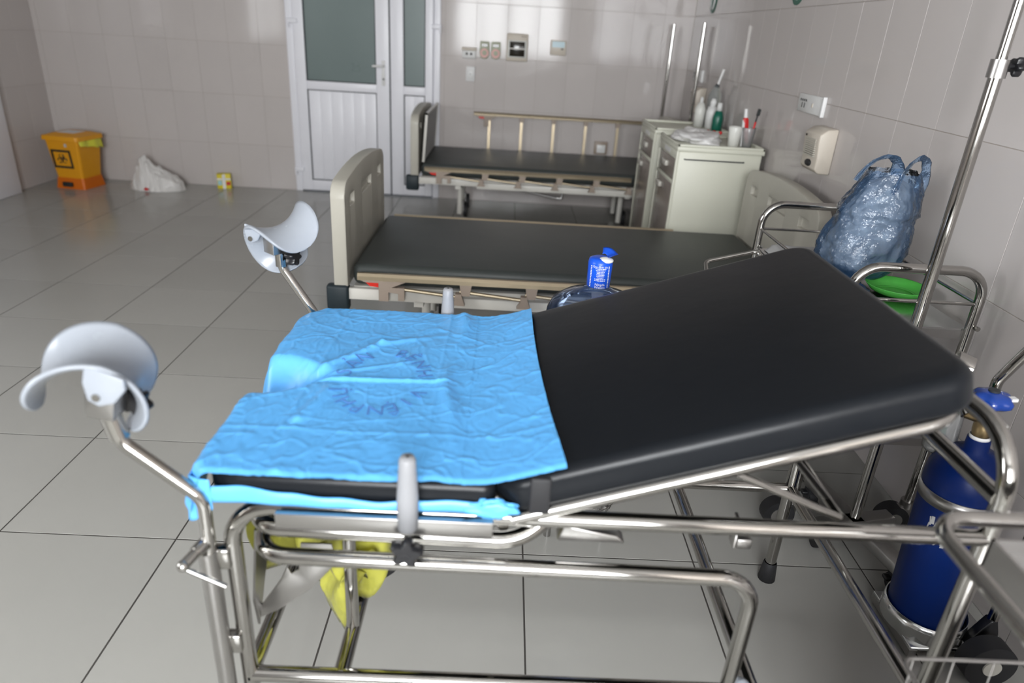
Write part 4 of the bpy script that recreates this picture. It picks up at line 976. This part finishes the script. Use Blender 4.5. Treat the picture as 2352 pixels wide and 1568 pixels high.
gb = thing('green_dish', 'bright green plastic dish on the near end of the steel cart', 'dish', (1.245, 2.045, ZS))
MB().lathe([(0.0, 0.002), (0.05, 0.002), (0.075, 0.016), (0.088, 0.03), (0.092, 0.031), (0.092, 0.029), (0.077, 0.012), (0.05, 0.0), (0.0, 0.0)], n=40).obj('dish_body', 'basin_green', gb)
MB().lathe([(0.052, 0.006), (0.056, 0.0085), (0.06, 0.008)], n=40).obj('dish_ridge', 'basin_green', gb)
BGX, BGY = 1.165, 2.16
bb = thing('carrier_bag', 'translucent blue carrier bag full of grey wrappings standing on the steel cart', 'bag', (BGX, BGY, ZS + 0.016), world=True)
def bagshape(d):
    v = d * 2.2 + Vector((4, 1, 2)); q = 1 + 0.10 * mnoise.noise(v) + 0.09 * abs(mnoise.noise(v * 2.6)) + 0.05 * abs(mnoise.noise(v * 6.1)) + 0.02 * mnoise.noise(v * 13)
    return q
ZB0 = ZS + 0.016; HB = 0.34
def bagmesh(scale, amp=1.0):
    m = MB(); nu, nv = 72, 48; vs = []; fs = []
    for i in range(nv + 1):
        t = i / nv
        pr_ = (0.02 + 1.18 * math.sin(math.pi * min(1, t * 0.98 + 0.02) ** 0.62) ** 0.62) if t < 0.62 else (1.07 - 1.35 * (t - 0.62) ** 1.25)
        wdx = 0.112 * pr_; wdy = 0.085 * pr_
        for k in range(nu):
            a = 2 * math.pi * k / nu; d = Vector((math.cos(a), math.sin(a), t * 2.0))
            fold = 1 + amp * (0.05 * math.sin(5 * a + 4 * t) * t + 0.10 * mnoise.noise(d * 2.0) + 0.10 * abs(mnoise.noise(d * 4.6)) + 0.05 * abs(mnoise.noise(d * 10)))
            lean = 0.045 * t
            vs.append((BGX - 0.01 + lean + wdx * fold * scale * math.cos(a), BGY + wdy * fold * scale * math.sin(a), ZB0 + HB * (t * (0.86 if scale < 1 else 1.0)) + 0.012 * mnoise.noise(d * 3) * t + (0.006 if scale < 1 else 0.001)))
    for i in range(nv):
        for k in range(nu):
            l = (k + 1) % nu; fs.append((i * nu + k, i * nu + l, (i + 1) * nu + l, (i + 1) * nu + k))
    m.add(vs, fs, True); return m
bagmesh(1.0).obj('bag_film', 'film_blue', bb)
inner = bagmesh(0.84, 1.3); inner.add([], []); 
top = inner.v[-72:]; c_ = Vector((sum(v[0] for v in top) / 72, sum(v[1] for v in top) / 72, sum(v[2] for v in top) / 72 + 0.03))
n0 = len(inner.v) - 72; inner.v.append(tuple(c_)); 
for k in range(72): inner.f.append((n0 + k, n0 + (k + 1) % 72, len(inner.v) - 1)); inner.sm.append(True)
inner.obj('grey_contents', 'bundle_grey', bb)
def handle(p0, p1, p2, p3):
    pts = []
    P_ = [Vector(p) for p in (p0, p1, p2, p3)]
    for k in range(15):
        t = k / 14; pts.append(P_[0] * (1 - t) ** 3 + P_[1] * 3 * t * (1 - t) ** 2 + P_[2] * 3 * t * t * (1 - t) + P_[3] * t ** 3)
    r_ = [0.022 - 0.011 * math.sin(math.pi * k / 14) + 0.002 * math.sin(k * 2.1) for k in range(15)]
    return MB().tube(pts, r_, n=10, flat=0.22, caps=False)
zt = ZB0 + HB
handle((BGX - 0.085, BGY - 0.02, zt - 0.03), (BGX - 0.06, BGY - 0.03, zt + 0.06), (BGX + 0.04, BGY - 0.02, zt + 0.075), (BGX + 0.045, BGY, zt - 0.01)).obj('bag_handle', 'film_blue', bb)
handle((BGX + 0.02, BGY - 0.06, zt - 0.06), (BGX + 0.04, BGY - 0.05, zt + 0.08), (BGX + 0.145, BGY - 0.02, zt + 0.09), (BGX + 0.128, BGY, zt - 0.06)).obj('bag_handle', 'film_blue', bb)

# ================================================================== INFUSION STAND
IX, IY = 1.118, 1.702
iv = thing('infusion_stand', 'tall stainless infusion stand in front of the steel cart', 'infusion stand', (IX, IY, 0))
MB().cyl((0, 0, 0.09), (0, 0, 1.365), 0.0155, n=18).obj('lower_pole', 'steel', iv)
MB().cyl((0, 0, 1.36), (0, 0, 2.02), 0.0122, n=18).obj('upper_pole', 'steel', iv)
MB().cyl((0, 0, 1.345), (0, 0, 1.385), 0.0205, n=20).obj('height_collar', 'steel_soft', iv)
m = MB(); star_knob(m, (0.04, -0.004, 1.372), (1, 0, 0), 0.0225, 0.02); m.cyl((0.018, -0.004, 1.372), (0.04, -0.004, 1.372), 0.006, n=10); m.obj('collar_knob', 'black_plastic', iv)
for k in range(4):
    a = math.pi / 4 + k * math.pi / 2; c, s_ = math.cos(a), math.sin(a)
    MB().tube(fillet([(0, 0, 2.0), (0.08 * c, 0.08 * s_, 2.03), (0.12 * c, 0.12 * s_, 2.0), (0.14 * c, 0.14 * s_, 2.04)], 0.015), 0.004, n=8).obj('hook', 'steel', iv)
for rot, hl in ((12, 0.22), (102, 0.13)):
    Mi = Matrix.Rotation(math.radians(rot), 4, 'Z')
    MB().box((-0.023, -hl, 0.062), (0.023, hl, 0.095), Mi).obj('base_beam', 'steel_soft', iv, bevel=0.003)
    for q in (-1, 1):
        c0 = Mi @ Vector((0, q * (hl - 0.02), 0))
        cw = MB(); cw.cyl((c0.x - 0.014, c0.y, 0.027), (c0.x + 0.014, c0.y, 0.027), 0.027, n=18); cw.box((c0.x - 0.018, c0.y - 0.02, 0.03), (c0.x + 0.018, c0.y + 0.014, 0.062))
        o_ = cw.obj('base_caster', 'rubber', iv)
        MB().box((c0.x - 0.035, c0.y - 0.012, 0.036), (c0.x + 0.035, c0.y + 0.012, 0.048)).obj('caster_brake', 'black_plastic', o_, bevel=0.004)

# ================================================================== OXYGEN CYLINDER AND ITS TROLLEY
OX, OY = 1.152, 1.36
ot = thing('cylinder_trolley', 'stainless trolley with base plate and bent handle holding the blue gas cylinder', 'trolley', (OX, OY, 0), world=True)
bp = MB().box((1.072, 1.262, 0.028), (1.30, 1.456, 0.040)).obj('base_plate', 'steel_sheet', ot, bevel=0.003)
sub(MB().box((1.072, 1.262, 0.008), (1.092, 1.456, 0.030)).obj('plate_flange', 'steel_soft', bp))
for xx, yy in ((1.09, 1.28), (1.09, 1.44)): sub(MB().cyl((xx, yy, 0.0), (xx, yy, 0.03), 0.013, n=12).obj('plate_foot', 'steel_soft', bp))
MB().lathe([(0.100, 0.0), (0.100, 0.03), (0.097, 0.05), (0.0935, 0.05), (0.0935, 0.0)], (OX, OY, 0.040), 40).obj('cup_ring', 'steel_sheet', ot)
MB().tube(fillet([(1.205, 1.462, 0.04), (1.196, 1.462, 0.69), (1.285, 1.435, 0.90), (1.305, 1.30, 0.93), (1.262, 1.275, 0.70), (1.256, 1.275, 0.10)], 0.05, 8), 0.0125, 12).obj('handle_tube', 'steel', ot)
MB().prism([(1.205, 0.055), (1.285, 0.055), (1.275, 0.10), (1.262, 0.135), (1.246, 0.135)], 1.262, 1.288, 'y').obj('axle_bracket', 'black_plastic', ot, bevel=0.003)
whl = MB().cyl((1.222, 1.188, 0.062), (1.222, 1.232, 0.062), 0.062, n=30).obj('wheel', 'rubber', ot, bevel=0.008)
sub(MB().cyl((1.222, 1.184, 0.062), (1.222, 1.19, 0.062), 0.022, n=20).obj('wheel_hub', 'cab_handle', whl))
sub(MB().cyl((1.222, 1.20, 0.062), (1.222, 1.27, 0.062), 0.010, n=12).obj('axle', 'steel_soft', whl))
oc = thing('gas_cylinder', 'dark blue oxygen cylinder with blue hand wheel and green regulator by the right wall', 'gas cylinder', (OX, OY, 0.041))
oc.rotation_euler = (0, math.radians(-3.2), 0)
MB().lathe([(0.0, 0.0), (0.075, 0.0), (0.086, 0.008), (0.088, 0.02), (0.088, 0.435), (0.084, 0.465), (0.07, 0.495), (0.048, 0.513), (0.026, 0.522), (0.024, 0.552), (0.0, 0.552)], n=48).obj('cylinder_body', 'cyl_blue', oc)
MB().lathe([(0.0885, 0.0), (0.0915, 0.0), (0.0915, 0.032), (0.0885, 0.032)], (0, 0, 0.385), 40).obj('strap_band', 'steel_soft', oc)
MB().lathe([(0.0, 0.55), (0.0215, 0.55), (0.022, 0.557), (0.02, 0.56)], n=20).obj('neck_ring', 'white_paint', oc)
vb = MB(); vb.lathe([(0.018, 0.558), (0.020, 0.57), (0.020, 0.585), (0.014, 0.60), (0.014, 0.625), (0.008, 0.63), (0.008, 0.655), (0, 0.655)], n=18); vb.cyl((-0.025, 0.03, 0.60), (0, 0, 0.60), 0.013, n=12); vb.obj('valve', 'brass', oc)
hw = MB()
nH = 48; vs = []; pf = [(0.010, 0.640), (0.030, 0.636), (0.041, 0.645), (0.042, 0.655), (0.032, 0.667), (0.014, 0.672), (0.0, 0.672)]
for r, z in pf:
    for k in range(nH):
        a = 2 * math.pi * k / nH; rr = r * (1 + (0.07 * math.cos(6 * a) if r > 0.02 else 0)); vs.append((rr * math.cos(a), rr * math.sin(a), z))
hw.add(vs, [(i * nH + k, i * nH + (k + 1) % nH, (i + 1) * nH + (k + 1) % nH, (i + 1) * nH + k) for i in range(len(pf) - 1) for k in range(nH)], True)
hwo = hw.obj('hand_wheel', 'valve_blue', oc)
MB().cyl((0, 0, 0.670), (0, 0, 0.676), 0.012, n=16).obj('wheel_nut', 'gasket', hwo)
MB().box((0.022, -0.03, 0.661), (0.036, -0.016, 0.668)).obj('wheel_sticker', 'white_paint', hwo)
rg = MB(); rg.cyl((-0.03, 0.02, 0.60), (-0.035, 0.075, 0.64), 0.013, n=14); rg.cyl((-0.035, 0.075, 0.625), (-0.035, 0.075, 0.66), 0.014, n=12); ro = rg.obj('regulator', 'steel', oc)
m = MB(); m.cyl((-0.015, 0.075, 0.69), (-0.045, 0.09, 0.70), 0.030, n=24); m.obj('pressure_gauge', 'steel', ro)
MB().lathe([(0.0, 0.03), (0.03, 0.03), (0.04, 0.022), (0.042, 0.0), (0.036, -0.008), (0.0, -0.008)], (-0.035, 0.075, 0.600), 28).obj('humidifier_lid', 'green_plastic', ro)
MB().lathe([(0.034, 0.0), (0.036, -0.11), (0.03, -0.12), (0, -0.12)], (-0.035, 0.075, 0.592), 28).obj('humidifier_jar', 'cup_clear', ro)
MB().cyl((-0.035, 0.075, 0.49), (-0.035, 0.075, 0.595), 0.008, n=12).obj('humidifier_tube', 'green_plastic', ro)
tx = MB()
for (s_, z0) in (('0₂', 0.31), ('12', 0.275)):
    vs, fs = text_faces('O2' if z0 > 0.3 else '12', 0.045 if z0 > 0.3 else 0.03)
    tx.add([(0.0888 * math.cos(-2.75 + v.x / 0.0888), 0.0888 * math.sin(-2.75 + v.x / 0.0888), z0 + v.y) for v in vs], fs)
# worn white lettering: illegible flakes
tx = MB(); random.seed(5)
for k in range(26):
    a = -2.55 + random.uniform(-0.25, 0.25); z0 = 0.325 + random.uniform(-0.04, 0.03); h_ = random.uniform(0.008, 0.024); wd = random.uniform(0.03, 0.09); sk = random.uniform(-0.05, 0.05)
    r = 0.0886; q = [(a, z0), (a + wd, z0 + 0.002), (a + wd + sk, z0 + h_), (a + sk, z0 + h_ - 0.002)]
    tx.add([(r * math.cos(t), r * math.sin(t), z) for t, z in q], [(0, 1, 2, 3)])
tx.obj('worn_lettering', 'cloth_grey', oc)

# ================================================================== STEEL TROLLEY IN THE FOREGROUND
ft = thing('instrument_trolley', 'steel tube trolley with wire basket at the bottom right edge of the view', 'trolley', (0.86, 0.56, 0), world=True)
FX0, FX1, FY0, FY1 = 0.612, 1.12, 0.34, 0.778
def F(name, pts, r, fr=0.05, closed=False, material='steel'):
    return MB().tube(fillet(pts, fr, 8, closed), r, 12, closed=closed).obj(name, material, ft)
F('top_rail', [(FX0, FY0, 0.80), (FX1, FY0, 0.80), (FX1, FY1, 0.80), (FX0, FY1, 0.80)], 0.0115, 0.055, True)
MB().box((FX0 + 0.072, FY0 + 0.04, 0.772), (FX1 - 0.03, FY1 - 0.035, 0.776)).obj('tray_sheet', 'steel_sheet', ft)
m = MB(); m.box((FX0 + 0.07, FY0 + 0.04, 0.748), (FX0 + 0.074, FY1 - 0.035, 0.795)).box((FX0 + 0.07, FY1 - 0.039, 0.748), (FX1 - 0.03, FY1 - 0.035, 0.795)); m.obj('tray_lip', 'steel_soft', ft)
for x in (FX1 - 0.20, FX1 - 0.05):
    for y in (FY0 + 0.05, FY1 - 0.04):
        lg = F('leg', [(x, y, 0.075), (x, y, 0.775)], 0.0115)
        sub(MB().cyl((x, y - 0.012, 0.036), (x, y + 0.012, 0.036), 0.036, n=20).obj('caster_wheel', 'rubber', lg))
        sub(MB().box((x - 0.012, y - 0.018, 0.035), (x + 0.012, y + 0.018, 0.08)).obj('caster_fork', 'steel_soft', lg))
MB().box((FX0 + 0.02, FY0 + 0.02, 0.09), (FX1 - 0.02, FY1 - 0.06, 0.41)).obj('shade_block', 'steel_soft', ft, bevel=0.004)  # unseen solid box added to shade the cylinder and the floor behind it
BX0, BX1, BY0, BY1 = FX0 + 0.03, FX1 - 0.06, FY0 + 0.06, FY1 - 0.012
bk_ = MB().tube(fillet([(BX0, BY0, 0.545), (BX1, BY0, 0.545), (BX1, BY1, 0.545), (BX0, BY1, 0.545)], 0.02, 4, True), 0.0032, 8, closed=True).obj('wire_basket_rim', 'steel_soft', ft)
for k in range(7):
    x = BX0 + 0.02 + k * (BX1 - BX0 - 0.04) / 6
    sub(MB().tube([(x, BY0, 0.545), (x + 0.0, BY0 + 0.01, 0.43), (x, BY1 - 0.01, 0.43), (x, BY1, 0.545)], 0.0014, 6).obj('basket_wire', 'steel_soft', bk_))
for k in range(4):
    y = BY0 + 0.03 + k * (BY1 - BY0 - 0.06) / 3
    sub(MB().tube([(BX0, y, 0.545), (BX0 + 0.012, y, 0.43), (BX1 - 0.012, y, 0.43), (BX1, y, 0.545)], 0.0014, 6).obj('basket_wire', 'steel_soft', bk_))
